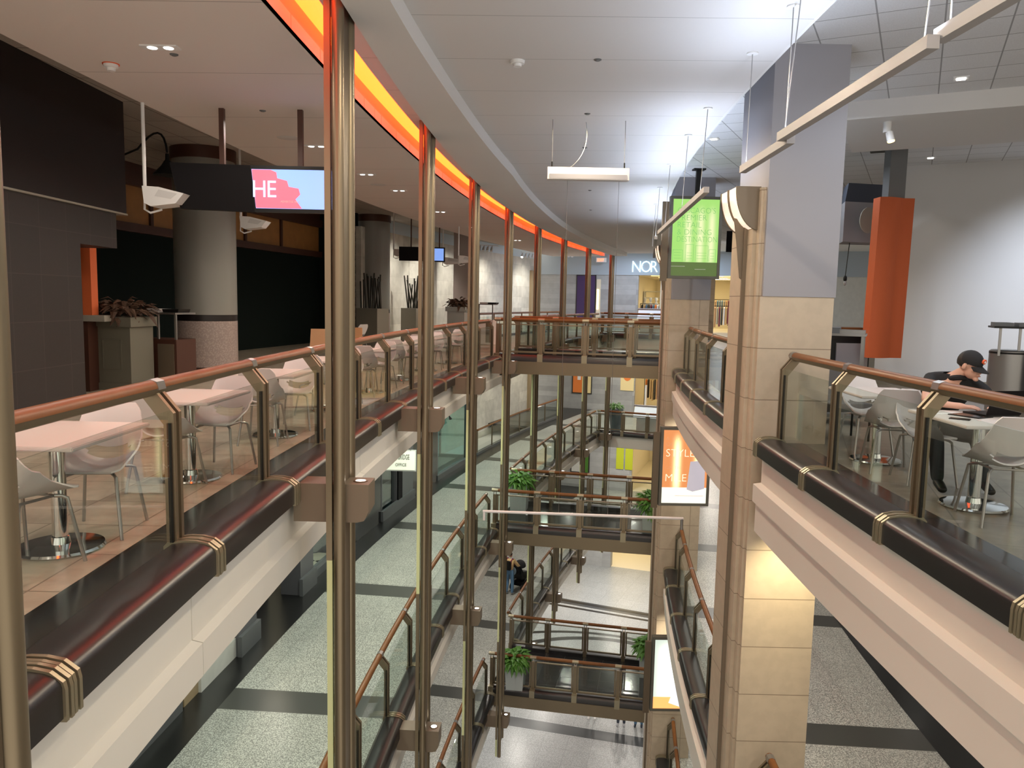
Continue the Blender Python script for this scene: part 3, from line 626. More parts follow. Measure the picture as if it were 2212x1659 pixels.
# ---- kiosk of dark tiles on the left
t = wthing('dark_kiosk', 'dark tiled kiosk wall at the far left, with a pale trim line', 'kiosk', (-6.15, 9, 0))
MB().box(-8.0, -6.15, 2.5, 11.12, 0, 2.30).build('base_wall', 'kiosk_tile', t); MB().box(-8.0, -6.151, 2.5, 12.15, 2.30, 2.83).build('lintel', 'kiosk_tile', t)
MB().box(-8.0, -6.12, 2.5, 12.42, 2.855, 4.56).build('upper_panel', 'black_kiosk' if 'black_kiosk' in M else add('black_kiosk', (.018, .013, .014), .45, 0, .3), t); MB().box(-8.0, -6.10, 2.5, 12.42, 2.83, 2.855).build('trim_line', 'planter_beige', t)
t = wthing('red_counter_post', 'red and orange post beside the dark kiosk', 'post', (-6.9, 12.2, 0))
MB().box(-7.6, -7.0, 12.6, 12.8, 1.25, 2.60).build('red_panel', 'red_post', t); MB().box(-7.0, -6.82, 12.6, 12.8, 1.25, 2.60).build('orange_edge', 'orange_post', t); MB().box(-7.7, -6.6, 12.55, 12.9, 1.15, 1.25).build('ledge', 'planter_beige', t); MB().box(-7.6, -6.9, 12.6, 12.9, 0, 1.15).build('counter_body', 'dark_wood', t)
# round columns
for (x, y, nm) in ((-6.42, 16.3, 'near'), (-5.12, 28.4, 'far')):
    struct(MB().cyl((x, y, 0), (x, y, 4.32), .61, n=48).build('round_column', 'column_tiled', smooth=True)); struct(MB().cyl((x, y, 4.32), (x, y, 4.60), .64, n=48).build('column_cap', 'dark_wood', smooth=True))
    struct(MB().cyl((x, y, 0), (x, y, .12), .625, n=48).build('column_base', 'dark_wood', smooth=True))
struct(MB().box(-2.62, -1.86, 33.8, 34.6, 0, 4.6).build('pillar', 'purple_grey'))
# plants
def leaves(c, rx, ry, rz, n, size, mat, parent, seed=1, droop=.5, name='foliage'):
    rnd = random.Random(seed); m = MB(); c = Vector(c)
    for k in range(n):
        a = rnd.uniform(0, 2 * pi); r = rnd.random() ** .6; e = rnd.uniform(.0, 1); b = c + Vector((cos(a) * rx * r, sin(a) * ry * r, rz * e * (1 - .5 * r))); d = Vector((cos(a + rnd.uniform(-.6, .6)), sin(a + rnd.uniform(-.6, .6)), rnd.uniform(-droop, .9))).normalized()
        sd = d.cross(Vector((0, 0, 1))).normalized() * size * .22; L = size * rnd.uniform(.7, 1.3); up = Vector((0, 0, size * .10))
        m.poly([b, b + d * L * .45 + sd + up, b + d * L - Vector((0, 0, L * .25)), b + d * L * .45 - sd + up, b + d * L * .5 + up * 1.6], [(0, 1, 4), (0, 4, 3), (1, 2, 4), (4, 2, 3)])
    return m.build(name, mat, parent)
def pedestal(x, y, rz, hgt, label, body='planter_beige', leaf='leaf_dark', seed=3):
    t = thing('pedestal_planter', label, 'planter', (x, y, 0), rz); w_ = .33
    m = MB().box(-w_, w_, -w_, w_, 0, hgt - .16); m.box(-w_ - .03, w_ + .03, -w_ - .03, w_ + .03, 0, .12); m.build('pedestal', body, t)
    MB().box(-w_ - .05, w_ + .05, -w_ - .05, w_ + .05, hgt - .16, hgt).build('top_rim', body, t)
    m = MB(); m.box(-.17, -.155, -w_ - .012, -w_, .35, .85); m.box(.155, .17, -w_ - .012, -w_, .35, .85); m.box(-.17, .17, -w_ - .012, -w_, .835, .85); m.box(-.17, .17, -w_ - .012, -w_, .35, .365); m.build('panel_moulding', body, t)
    leaves((0, 0, hgt), .36, .36, .30, 150, .26, leaf, t, seed)
pedestal(-6.62, 13.2, -.12, 1.22, 'tall panelled pedestal planter with brown leaves beside the dark kiosk', add('pedestal_olive', (.165, .155, .12), .6))
pedestal(-1.95, 28.0, -.3, 1.36, 'grey pedestal planter with dark leaves at the back near the square pillar', 'planter_grey', 'leaf_dark', 9)
def stick_planter(o, s, n, wid, label, seed):
    q = P(o, s); t = thing('stick_planter', label, 'planter', q, yaw(s) - .5); rnd = random.Random(seed)
    MB().box(-wid / 2, wid / 2, -.25, .25, 0, 1.26).build('box', 'planter_beige', t)
    for k in range(n):
        x = -wid / 2 + .08 + (wid - .16) * k / (n - 1) + rnd.uniform(-.03, .03); h_ = rnd.uniform(2.15, 2.5); dx = rnd.uniform(-.08, .08)
        MB().cyl((x, rnd.uniform(-.12, .12), 1.2), (x + dx, rnd.uniform(-.12, .12), h_), .026, n=8).build('stick', 'bamboo', t)
stick_planter(6.0, 21.0, 15, 1.15, 'beige box of tall dark sticks just right of the farther round column', 4)
stick_planter(5.6, 23.7, 11, .9, 'beige box of tall dark sticks seen between the bronze poles', 8)
# tray and waste stations
def tray_station(x, y, rz, wid, body, hgt, top, label, dep=.55, trays=2):
    t = thing('waste_station', label, 'waste station', (x, y, 0), rz)
    MB().box(-wid / 2, wid / 2, -dep / 2, dep / 2, 0, hgt).build('cabinet', body, t, bevel=.01)
    MB().box(.03, wid / 2 - .04, -dep / 2 - .012, -dep / 2, .08, hgt - .08).build('door', 'bronze_paint' if body != 'steel' else 'steel', t)
    for a in (-1, 0, 1) if wid > .7 else (-1, 1):
        MB().box(a * (wid / 2 - .04) - .018, a * (wid / 2 - .04) + .018, -dep / 2 + .04, -dep / 2 + .075, hgt, top).build('upright', 'steel', t)
    MB().box(-wid / 2, wid / 2, -dep / 2, dep / 2, top, top + .03).build('shelf', 'steel', t)
    for a in range(trays): MB().prism([Vector((-wid / 2 + .06 + a * wid / 2, -.16, top + .03)), Vector((-wid / 2 + .36 + a * wid / 2, -.16, top + .03)), Vector((-wid / 2 + .38 + a * wid / 2, -.16, top + .09)), Vector((-wid / 2 + .04 + a * wid / 2, -.16, top + .09))], Vector((0, .32, 0))).build('tray_slot', 'black' if a else 'white_plastic', t)
    return t
tray_station(-6.22, 13.95, -.25, .80, 'dark_wood', .82, 1.26, 'dark waste station with a steel tray shelf, left of the round column')
tray_station(-.95, 28.6, -.3, .60, 'white_paint', .9, 1.45, 'small waste station with a tray shelf far back behind the left railing', .5)
t = thing('high_tray_table', 'steel high tray stand just behind the nearest stone column', 'stand', (4.52, 10.95, 0), -.45)
MB().box(-.42, .42, -.28, .28, 1.23, 1.26).build('shelf', 'steel', t); MB().box(-.42, .42, -.28, .28, .10, .14).build('lower_shelf', 'steel', t)
for x in (-.38, .38):
    for y in (-.24, .24): MB().box(x - .02, x + .02, y - .02, y + .02, 0, 1.23).build('leg', 'steel', t)
MB().box(-.30, .08, -.18, .18, 1.26, 1.34).build('tray_slot', 'door_grey', t); MB().box(.08, .40, -.18, .18, 1.26, 1.31).build('tray_slot', 'steel', t)
# right waste station: round steel bin with frame
t = thing('round_bin', 'round steel waste bin with a tray frame at the right edge', 'bin', (8.05, 12.55, 0), -.4)
MB().lathe([(.30, 0), (.30, .97), (.27, .99)], n=36).build('drum', 'steel', t, smooth=True); MB().lathe([(.301, .93), (.301, .96), (.28, .961)], n=36).build('rim', 'black', t)
for x in (-.22, .05, .3): MB().box(x, x + .035, -.26, -.22, .9, 1.34).build('upright', 'steel', t)
MB().box(-.30, .5, -.3, .3, 1.34, 1.37).build('shelf', 'black', t); MB().box(-.28, -.02, -.2, .2, 1.37, 1.43).build('tray_slot', 'door_grey', t); MB().box(.05, .45, -.2, .2, 1.37, 1.43).build('tray_slot', 'door_grey', t)
t = thing('waste_cabinet', 'dark waste cabinet beside the round steel bin at the right edge', 'bin', (8.62, 12.15, 0), -.4)
MB().box(-.32, .32, -.3, .3, 0, 1.0).build('cabinet', 'black', t, bevel=.01); MB().box(-.3, -.02, -.31, -.30, .1, .85).build('door', 'door_grey', t); MB().box(.02, .3, -.31, -.30, .1, .85).build('door', 'door_grey', t)
# kiosk remains: orange slab, sign box, counter, hanging bulb
t = wthing('orange_kiosk_panel', 'tall curved orange panel hanging in front of the grey wall', 'panel', (7.2, 15.0, .6))
pts = [Vector((6.42 + .67 * k / 10, 14.15 - .14 * sin(pi * min(1, k / 10 + .3)), .72)) for k in range(11)]; pts += [Vector((7.09, 14.3, .72)), Vector((6.42, 14.3, .72))]
MB().prism(pts, Vector((.04, 0, 2.86))).build('slab', 'orange_panel', t, smooth=True); MB().box(6.72, 7.02, 14.30, 14.55, 3.45, 4.60).build('support_post', 'door_grey', t)
t = wthing('kiosk_sign_box', 'white sign box with a beige oval and navy top, left of the orange panel', 'sign', (6.3, 14.6, 2.85))
MB().prism([Vector((6.22, 14.95, 2.86)), Vector((7.15, 15.15, 2.86)), Vector((7.2, 15.7, 2.86)), Vector((6.4, 15.6, 2.86))], Vector((0, 0, .75))).build('box', 'clad_white', t)
MB().prism([Vector((6.22, 14.95, 3.61)), Vector((7.15, 15.15, 3.61)), Vector((7.2, 15.7, 3.61)), Vector((6.4, 15.6, 3.61))], Vector((.04, -.02, .34))).build('awning', 'navy', t)
dd = (Vector((7.15, 15.15, 0)) - Vector((6.22, 14.95, 0))).normalized(); nn = Vector((dd.y, -dd.x, 0)); cc = Vector((6.60, 14.81, 3.25)) + nn * .012
MB().prism([cc + dd * .11 * cos(a) * 1.6 + Vector((0, 0, .24 * sin(a))) for a in [2 * pi * k / 24 for k in range(24)]], nn * .015).build('oval_emblem', 'planter_beige', t)
t = wthing('kiosk_counter', 'low kiosk counter with a reddish top behind the tray stand', 'counter', (6.0, 14.5, 0))
MB().box(5.2, 6.75, 14.6, 15.2, 1.18, 1.24).build('countertop', 'wood_rail', t); MB().box(5.3, 6.75, 14.7, 15.1, 1.0, 1.18).build('apron', 'black', t); MB().box(5.35, 5.95, 14.65, 14.7, .1, 1.0).build('white_panel', 'clad_white', t); MB().box(6.1, 6.7, 14.62, 14.66, .15, .95).build('menu_board', 'clad_white', t); MB().box(6.06, 6.74, 14.66, 14.70, .10, 1.0).build('menu_frame', 'black', t); MB().box(5.95, 6.06, 14.65, 15.1, 0, 1.0).build('leg', 'black', t)
t = wthing('hanging_bulb', 'bare bulb hanging on a cable below the white sign box', 'lamp', (6.45, 15.2, 2.1)); MB().cyl((6.42, 15.2, 2.22), (6.46, 15.2, 2.86), .008, n=6).build('cable', 'black', t); MB().lathe([(.02, .0), (.035, .03), (.035, .07), (.02, .11)], (6.42, 15.2, 2.12), 10).build('socket', 'black', t); MB().lathe([(.01, 0), (.03, .02), (.035, .06), (.02, .09)], (6.42, 15.2, 2.04), 10).build('bulb', 'bulb', t)

# ---- displays hanging from the ceiling
t = wthing('ceiling_display', 'pair of hanging screens left of the thick pole, the right one showing HE', 'screen', (-3.2, 9.75, 3.9))
MB().prism([Vector((-3.20, 9.70, 2.64)), Vector((-2.05, 9.70, 2.64)), Vector((-2.05, 9.70, 3.20)), Vector((-3.25, 9.70, 3.20))], Vector((0, .08, 0))).build('housing', 'black', t)
MB().prism([Vector((-4.10, 9.66, 2.66)), Vector((-3.20, 9.70, 2.64)), Vector((-3.25, 9.70, 3.20)), Vector((-4.22, 9.66, 3.21))], Vector((.02, .10, 0))).build('dark_screen', 'black_matte', t)
MB().prism([Vector((-3.185, 9.694, 2.685)), Vector((-2.12, 9.694, 2.685)), Vector((-2.12, 9.694, 3.155)), Vector((-3.235, 9.694, 3.155))], Vector((0, .006, 0))).build('screen_image', 'tv_blue', t)
pr = [(-3.182, 2.69), (-2.62, 2.69), (-2.70, 2.80), (-2.64, 2.86), (-2.66, 2.93), (-2.78, 2.95), (-2.80, 3.02), (-2.92, 3.05), (-2.93, 3.12), (-3.0, 3.15), (-3.23, 3.15)]
MB().prism([Vector((x, 9.690, z)) for x, z in pr], Vector((0, .003, 0))).build('image_red_shape', 'tv_red', t)
text('lettering', 'HE', 'tv_text', .29, face_m((-3.235, 9.686, 2.82), 0), t, .002, spacing=.92, width=.9); text('lettering', 'ADVERTISE HERE', 'paper', .032, face_m((-2.88, 9.686, 2.76), 0), t, .002)
for x in (-3.61, -2.65): MB().box(x - .03, x + .03, 9.74, 9.80, 3.1, 3.89).build('hanger_pole', 'dark_wood', t)
MB().box(-2.3, -2.05, 9.78, 9.9, 2.55, 2.72).build('camera_box', 'black', t)
t = wthing('ceiling_display', 'small hanging screens seen between the second and third poles', 'screen', (-3, 25, 3.9))
MB().box(-3.68, -2.62, 25, 25.1, 2.82, 3.26).build('dark_screen', 'black_matte', t); MB().box(-2.62, -2.22, 25, 25.1, 2.80, 3.26).build('housing', 'black', t); MB().box(-2.60, -2.26, 24.985, 25, 2.84, 3.22).build('screen_image', 'tv_blue', t)
for x in (-3.3, -2.4): MB().cyl((x, 25.05, 3.2), (x, 25.05, 4.6), .02, n=8).build('hanger_pole', 'dark_wood', t)
# white angled floodlight heads on rods
def flood(x, y, z, label, top=3.9, sc=1.0, rz=.0):
    t = thing('pendant_floodlight', label, 'lamp', (x, y, z), rz, 'white floodlights on rods')
    MB().cyl((0, 0, .12), (0, 0, top - z), .022, n=10).build('rod', 'white_paint', t, smooth=True)
    MB().prism([Vector(q) for q in ((.0, -.08, .14), (.02, -.08, -.06), (.10, -.08, -.10), (.40 * sc, -.08, -.06), (.50 * sc, -.08, .06), (.20, -.08, .13))], Vector((0, .30, 0))).build('head', 'white_paint', t)
    MB().prism([Vector(q) for q in ((.20, -.083, .10), (.42 * sc, -.083, .055), (.34 * sc, -.083, -.01), (.15, -.083, .02))], Vector((0, .004, 0))).build('lens', 'wall_grey', t)
    MB().tube([(.0, 0, .1), (-.01, 0, -.13), (.06, 0, -.17), (.2, 0, -.13)], .014, 6).build('yoke', 'white_paint', t)
flood(-4.48, 9.56, 2.76, 'white floodlight on a rod left of the hanging screens'); flood(-5.15, 14.8, 2.95, 'white floodlight half hidden below the hanging screens', 4.6)
flood(-4.0, 26.0, 3.1, 'white floodlight beside the farther round column', 4.6, 1.3); flood(-2.4, 26.3, 2.88, 'white floodlight just right of the small screens', 4.6, 1.4); flood(-1.75, 24.5, 2.85, 'white floodlight seen left of the square pillar', 4.6, 1.0)
t = wthing('gooseneck_lamp', 'black gooseneck lamp left of the round column', 'lamp', (-6.1, 13.5, 3.6))
MB().tube([(-8.0, 13.9, 3.9), (-6.8, 13.65, 3.95)] + bez((-6.45, 13.55, 4.06), (-5.98, 13.5, 4.62), (-5.93, 13.5, 4.0)), .018, 8).build('arm', 'black', t, smooth=True); MB().lathe([(.03, .0), (.035, -.1), (.06, -.13), (.10, -.20), (.23, -.34), (.235, -.36)], (-5.93, 13.5, 3.98), 24).build('shade', 'black', t, smooth=True)

# ---- ceiling fittings
def twin_spot(x, y, z, label, lit=True, rz=0.):
    t = thing('twin_downlight', label, 'downlight', (x, y, z), rz, 'recessed twin downlights')
    MB().box(-.17, .17, -.06, .06, -.012, .002).build('trim_plate', 'white_paint', t)
    for a in (-.075, .075): MB().lathe([(.04, -.016), (.045, -.012), (.045, -.004)], (a, 0, 0), 14).build('lens', 'lamp_spot' if lit else 'bulb', t)
for i, (x, y) in enumerate([(-3.3, 7.43), (-3.02, 12.0), (-2.75, 14.59), (-2.46, 16.65), (-1.95, 20.5), (-1.3, 24.6), (.1, 29.5)]):
    twin_spot(x, y, 3.88, '%s lit twin downlight in the left ceiling panel' % (['nearest', 'second', 'third', 'fourth', 'fifth', 'sixth', 'farthest'][i]), True)
    spot('downlight_and_fill', (x, y, 3.84), (0, 0, 0), 26, NEUT, 110, .9, .05)
def disc(name, label, cat, loc, r, h, mat, group=None, mat2=None):
    t = thing(name, label, cat, loc, 0, group); MB().lathe([(r, 0), (r * .95, -h * .5), (r * .6, -h * .6), (r * .55, -h)], n=20).build('body', mat, t, smooth=True)
    if mat2: MB().lathe([(r * 1.15, 0), (r * 1.15, -.008)], n=20).build('base_plate', mat2, t)
disc('smoke_detector', 'smoke detector on a red square base in the left ceiling', 'detector', (-4.05, 8.0, 3.88), .07, .07, 'white_paint', None, 'logo_red'); disc('smoke_detector', 'round white smoke detector in the centre ceiling panel', 'detector', (-.01, 8.24, 4.06), .075, .06, 'white_paint')
for i, (x, y, z) in enumerate([(.8, 8.15, 4.06), (.91, 10.42, 4.06), (1.08, 12.65, 4.06), (1.62, 17.37, 4.06), (-3.27, 7.65, 3.88), (-3.13, 9.83, 3.88), (2.0, 21, 4.06)]):
    disc('sprinkler', ['sprinkler cap right of the smoke detector, centre ceiling', 'sprinkler cap behind the hanging linear light', 'sprinkler cap above the hanging linear light bar', 'small sprinkler cap beyond the hanging linear light', 'sprinkler cap beside the nearest twin downlight', 'sprinkler cap between the screen hangers', 'distant sprinkler cap in the centre ceiling'][i], 'sprinkler', (x, y, z), .04, .015, 'door_grey', 'sprinkler caps')
for i, (x, y) in enumerate([(-3.29, 11.46), (-2.77, 15.91)]): disc('ceiling_speaker', ['round ceiling speaker right of the screen hangers', 'round ceiling speaker farther along the left ceiling'][i], 'speaker', (x, y, 3.88), .16, .006, 'wall_grey', 'ceiling speakers')
# linear light bar hung over the void, and the rod hung below it
t = wthing('linear_pendant', 'white rectangular light bar hanging from the centre ceiling', 'lamp', (.95, 10.75, 4.0))
MB().box(.42, 1.52, 10.68, 10.82, 3.26, 3.42).build('housing', 'white_plastic', t); MB().box(.45, 1.49, 10.674, 10.68, 3.27, 3.33).build('reflector', 'clad_white', t)
for x in (.48, 1.46): MB().cyl((x, 10.75, 3.42), (x, 10.78, 4.06), .005, n=6).build('suspension_wire', 'steel', t); MB().cyl((x, 10.75, 3.43), (x, 10.75, 3.50), .010, n=6).build('clip', 'black', t)
MB().tube(bez((.72, 10.75, 3.42), (1.0, 10.75, 3.62), (.94, 10.9, 4.06)), .004, 5).build('power_cable', 'steel', t)
t = wthing('banner_rod', 'thin pale rod hanging across the void on two wires', 'rod', (1.0, 10.8, -1.4))
MB().cyl((-.38, 10.8, -1.37), (2.48, 10.8, -1.42), .020, n=12).build('rod', 'white_plastic', t, smooth=True); MB().cyl((2.46, 10.8, -1.42), (2.46, 10.8, -1.58), .020, n=12).build('end_drop', 'steel', t); MB().cyl((-.36, 10.8, -1.37), (-.36, 10.8, -1.50), .018, n=12).build('end_drop', 'white_plastic', t)
for x in (.70, 1.40): MB().cyl((x, 10.8, -1.38), (x, 10.8, 3.27), .0028, n=5).build('wire', 'steel', t)
# pendant line along the right edge of the centre ceiling: boxes that light the ceiling from above
def pendant(s0, s1, label, do=0., dz=0., wires=()):
    t = wthing('linear_uplight', label, 'lamp', P(-3.55, s0, 3), 'linear uplights hung in a line on the right')
    a, b = P(-3.55 + do, s0, 3.0 + dz), P(-3.55 + do, s1, 3.0 + dz); d = (b - a).normalized(); n_ = Vector((d.y, -d.x, 0))
    MB().prism([a - n_ * .033 + Vector((0, 0, -.035)), a + n_ * .033 + Vector((0, 0, -.035)), a + n_ * .033 + Vector((0, 0, .035)), a - n_ * .033 + Vector((0, 0, .035))], b - a).build('housing', add('pendant_grey', (.36, .345, .35), .5), t)
    MB().prism([a + d * .05 - n_ * .022 + Vector((0, 0, .036)), a + d * .05 + n_ * .022 + Vector((0, 0, .036)), a + d * .05 + n_ * .022 + Vector((0, 0, .040)), a + d * .05 - n_ * .022 + Vector((0, 0, .040))], (b - a) * .96).build('diffuser', 'lamp_white', t)
    for s in wires:
        q = P(-3.60, s, 4.06); MB().lathe([(.055, 0), (.055, -.012), (.01, -.014)], q, 16).build('ceiling_rose', 'white_paint', t)
        MB().cyl(P(-3.55 + do, s, 3.03), q, .0045, n=6).build('suspension_wire', 'steel', t)
    ln = (b - a).length; l = area('uplight_lamp', (a + b) / 2 + Vector((0, 0, .06)), .05, 10 * ln, (.66, .78, 1), (pi, 0, yaw((s0 + s1) / 2)), ln)
    return t
pendant(-4.4, -.42, 'linear uplight at the top right corner of the photo', -.05, .05, (-3.9, -.52)); pendant(-.50, 1.96, 'linear uplight crossing in front of the nearest stone column', .02, 0, (-.4, 1.86, ))
pendant(1.88, 3.42, 'short linear uplight left of the nearest stone column', -.04, -.03, (2.04, 3.3)); pendant(5.1, 11.2, 'long linear uplight in front of the green poster sign', 0, 0, (5.55, 7.19, 9.7)); pendant(12.4, 19.5, 'far linear uplight beyond the green poster sign', 0, 0, (12.6, 15.5, 19))
# right ceiling
for i, (x, y, z) in enumerate([(5.65, 10.27, 4.56), (8.07, 15.53, 4.56), (3.5, 14.2, 4.56)]):
    t = thing('square_downlight', ['lit square downlight in the near right ceiling tiles', 'lit square downlight close above the grey wall', 'lit square downlight left of the nearest stone column'][i], 'downlight', (x, y, z), radians(-27), 'square downlights'); MB().box(-.09, .09, -.09, .09, -.012, .003).build('trim_plate', 'white_paint', t); MB().box(-.05, .05, -.05, .05, -.02, -.012).build('lens', 'lamp_spot', t)
    spot('downlight_and_fill', (x, y, z - .05), (0, 0, 0), 30, NEUT, 90, .9, .05)
t = wthing('cylinder_spotlight', 'white cylinder spotlight under the bulkhead on the right', 'lamp', (5.38, 11.63, 4.31)); MB().cyl((5.38, 11.63, 4.16), (5.38, 11.63, 4.31), .055, n=16).build('body', 'white_paint', t, smooth=True); MB().cyl((5.40, 11.60, 4.16), (5.42, 11.57, 4.03), .05, .055, n=16).build('head', 'white_paint', t, smooth=True); MB().cyl((5.421, 11.569, 4.028), (5.4225, 11.567, 4.018), .048, n=16).build('lens', 'spot_glow', t)
spot('downlight_and_fill', (5.43, 11.55, 4.0), (radians(-12), 0, 0), 30, WARM, 60, .8)
t = wthing('air_vent', 'dark vent in the far right ceiling tiles', 'vent', (6.6, 15.4, 4.55)); wbox(MB(), 16.3, 16.6, -1.0, -.4, 4.545, 4.556).build('grille', 'black', t)
l = spot('wall_wash_lamp', W(14.9, 3.0, 4.2), (0, 0, 0), 900, (.80, .87, 1), 74, 1.0, .08); l.rotation_euler = (W(18.36, 2.6, 1.5) - Vector(l.location)).to_track_quat('-Z', 'Y').to_euler()
# ================================================================== SIGNS AND LIGHT BOXES
def lightbox(x, y, z, rz, hgt, face, label, stem=None, wd=1.14):
    t = thing('light_box_sign', label, 'sign', (x, y, z), rz); h_ = wd / 2; e = .06
    m = MB().box(-h_, h_, 0, .16, 0, e); m.box(-h_, h_, 0, .16, hgt - e, hgt); m.box(-h_, -h_ + e, 0, .16, e, hgt - e); m.box(h_ - e, h_, 0, .16, e, hgt - e); m.box(-h_ + e, h_ - e, .06, .16, e, hgt - e)
    m.build('frame', add('sign_frame', (.11, .105, .085), .45), t); MB().box(-h_ + e, h_ - e, .03, .06, e, hgt - e).build('poster_panel', face, t)
    MB().box(-h_ - .16, -h_ - .02, .03, .10, -.06, hgt - .12).build('side_frame', 'bronze_dark', t)
    if stem: MB().box(-.02, .10, .05, .13, hgt, stem - z).build('hanger_stem', 'black', t); MB().box(-.09, .17, .0, .2, stem - z - .03, stem - z).build('ceiling_plate', 'black', t)
    return t, h_, e
FM = lambda x, z, y=.024: Matrix.Translation((x, y, z)) @ Matrix.Rotation(pi/2, 4, 'X')
t, h_, e = lightbox(3.95, 17.25, 2.18, .02, 1.78, 'poster_green', 'green lit poster sign reading CHICAGO\'S PREMIER RETAIL & DINING DESTINATION', 4.56)
for i, (ln, w_) in enumerate([("CHICAGO'S", .92), ('PREMIER', 1.0), ('RETAIL', 1.0), ('& DINING', 1.0), ('DESTINATION', .80)]): text('lettering', ln, 'green_letters', .175, FM(-.41, 1.42 - .155 * i), t, .002, width=w_, thin=-.0035)
MB().box(-h_ + e, h_ - e, .022, .03, e, .36).build('footer_band', 'poster_dark', t); MB().box(-h_ + e, -.20, .018, .022, .265, .272).build('footer_line', 'paper', t); MB().box(.02, .26, .018, .022, .205, .212).build('footer_line', 'paper', t)
m = MB()
for a, b, c_ in ((-.48, -.26, .62), (-.20, -.02, .74), (.02, .30, .72), (.32, .47, .64)):
    for q in (a, b - .006): m.box(q, q + .006, .022, .028, .38, c_)
    m.box(a, b, .022, .028, c_, c_ + .006)
    for zz in (.44, .50, .56): m.box(a + .03, b - .03, .022, .028, zz, zz + .005)
m.build('building_drawing', 'green_letters', t)
t, h_, e = lightbox(3.95, 17.25, -2.94, .02, 1.80, 'poster_peach', 'orange lit poster sign reading A WORLD OF STYLE ON THE MILE', None)
for ln, z_, s_ in (('A WORLD', 1.50, .12), ('OF', 1.37, .12), ('STYLE', 1.13, .25), ('ON THE', .84, .11), ('MILE', .56, .25)): text('lettering', ln, 'orange_letters' if s_ > .15 else 'brown_pic', s_, FM(-.45, z_), t, .002, thin=-.004)
MB().box(-h_ + e, h_ - e, .022, .03, e, .42).build('footer_band', 'poster_white', t); MB().prism([Vector(q) for q in ((.06, .018, .38), (.12, .018, 1.02), (.30, .018, 1.04), (.46, .018, .90), (.46, .018, .40), (.20, .018, .33))], Vector((0, .004, 0))).build('bag_picture', 'bag_grey', t)
MB().box(-.2, .44, .016, .020, .23, .236).build('footer_line', 'brown_pic', t)
t, h_, e = lightbox(3.95, 17.25, -7.86, .02, 1.80, 'poster_pale', 'pale lit poster sign with a phone picture, lowest on the second column', None)
MB().box(-h_ + e, h_ - e, .022, .03, e, .34).build('orange_band', 'poster_orange', t); MB().prism([Vector(q) for q in ((-.14, .016, .20), (.10, .016, .92), (.44, .016, .80), (.20, .016, .08))], Vector((0, .006, 0))).build('phone_picture', 'phone_white', t)
MB().prism([Vector(q) for q in ((.005, .012, .60), (.08, .012, .82), (.39, .012, .71), (.315, .012, .49))], Vector((0, .004, 0))).build('photo_tile', 'brown_pic', t)
t = thing('hanging_screen', 'dark hanging screen seen between the two stone columns', 'screen', (7.05, 25, 3.3), -.1); MB().box(-.32, .32, 0, .08, 0, .66).build('panel', 'black_matte', t); MB().cyl((0, .04, .66), (0, .04, 1.3), .02, n=8).build('hanger_pole', 'black', t)

# ================================================================== DEPARTMENT STORE FRONT AT THE FAR END
FA = Vector((.9, 48.3, 0)); FD = Vector((5.5, -1.9, 0)).normalized(); FN = Vector((-FD.y, FD.x, 0))
def F(a, b, z): return FA + FD * a + FN * b + Vector((0, 0, z))
def fbox(m, a0, a1, b0, b1, z0, z1):
    p = [F(a, b, z) for z in (z0, z1) for b in (b0, b1) for a in (a0, a1)]
    return m.poly(p, [(0, 2, 3, 1), (4, 5, 7, 6), (0, 1, 5, 4), (2, 6, 7, 3), (0, 4, 6, 2), (1, 3, 7, 5)])
FAZ = atan2(FD.y, FD.x)
HEAD = [3.26, LV[1] + 3.6, LV[2] + 3.6, LV[3] + 3.5]
for i, z in enumerate(LV):
    hz = HEAD[i]; a0, a1 = (6.8, 12.2)
    struct(fbox(MB(), -1.6, a0, 0, .25, z, hz).build('wall_back', 'facade_stone') if i != 3 else fbox(MB(), 3.9, 5.7, 0, .6, z, hz).build('wall_back', 'facade_stone'))
    struct(fbox(MB(), a1 if i != 3 else 13, 30, 0, .25, z, hz).build('wall_back', 'marble_light' if i == 0 else 'facade_stone'))
    struct(fbox(MB(), -1.6, 30, -.06, .25, hz, z + 4.62 if i == 0 else LV[i - 1] - .6).build('wall_back', add('fascia_bluegrey', (.40, .46, .52), .6) if i == 0 else 'ceiling_white'))
    # shop room behind
    al, ar = (a0 - .5, a1 + 1.5) if i != 3 else (-1.5, 13)
    struct(fbox(MB(), al, ar, .25, 10, z - .05, z + .01).build('floor', 'beige_store')); struct(fbox(MB(), al, ar, 10, 10.2, z, hz + .2).build('wall_back', 'beige_store'))
    struct(fbox(MB(), al - .1, al, .25, 10, z, hz + .2).build('wall_left', 'beige_store')); struct(fbox(MB(), ar, ar + .1, .25, 10, z, hz + .2).build('wall_right', 'beige_store'))
    struct(fbox(MB(), al, ar, .25, 10, hz + .05, hz + .2).build('ceiling', 'beige_store'))
    for b in (1.5, 4.5, 7.5):
        q = F((al + ar) / 2, b, hz + .03); area('store_lamp', q, 3.0, 90 if i else 150, (1, .84, .52), (0, 0, FAZ), .5)
        tg = fbox(MB(), al + 1, ar - 1, b - .12, b + .12, hz + .0, hz + .04).build('store_ceiling_light', 'store_ceiling'); tag(tg, 'warm ceiling light strip inside the far shop, %s row on %s' % (['front', 'middle', 'rear'][[1.5, 4.5, 7.5].index(b)], ['the top level', 'the second level', 'the third level', 'the ground level'][i]), 'ceiling light', 'strips of light in the far shops')
q = F(8.85, -.12, 3.44); t = wthing('shop_sign', 'large glowing NORDSTROM letters above the far shop entrance', 'sign', q)
x = 0
for k, ch in enumerate('NORDSTROM'):
    text('letter', ch, 'letter_glow', .96, face_m(F(6.35 + .545 * k + (.08 if k == 8 else 0), -.10, 3.43), FAZ), t, .05, width=.84, thin=-.012)
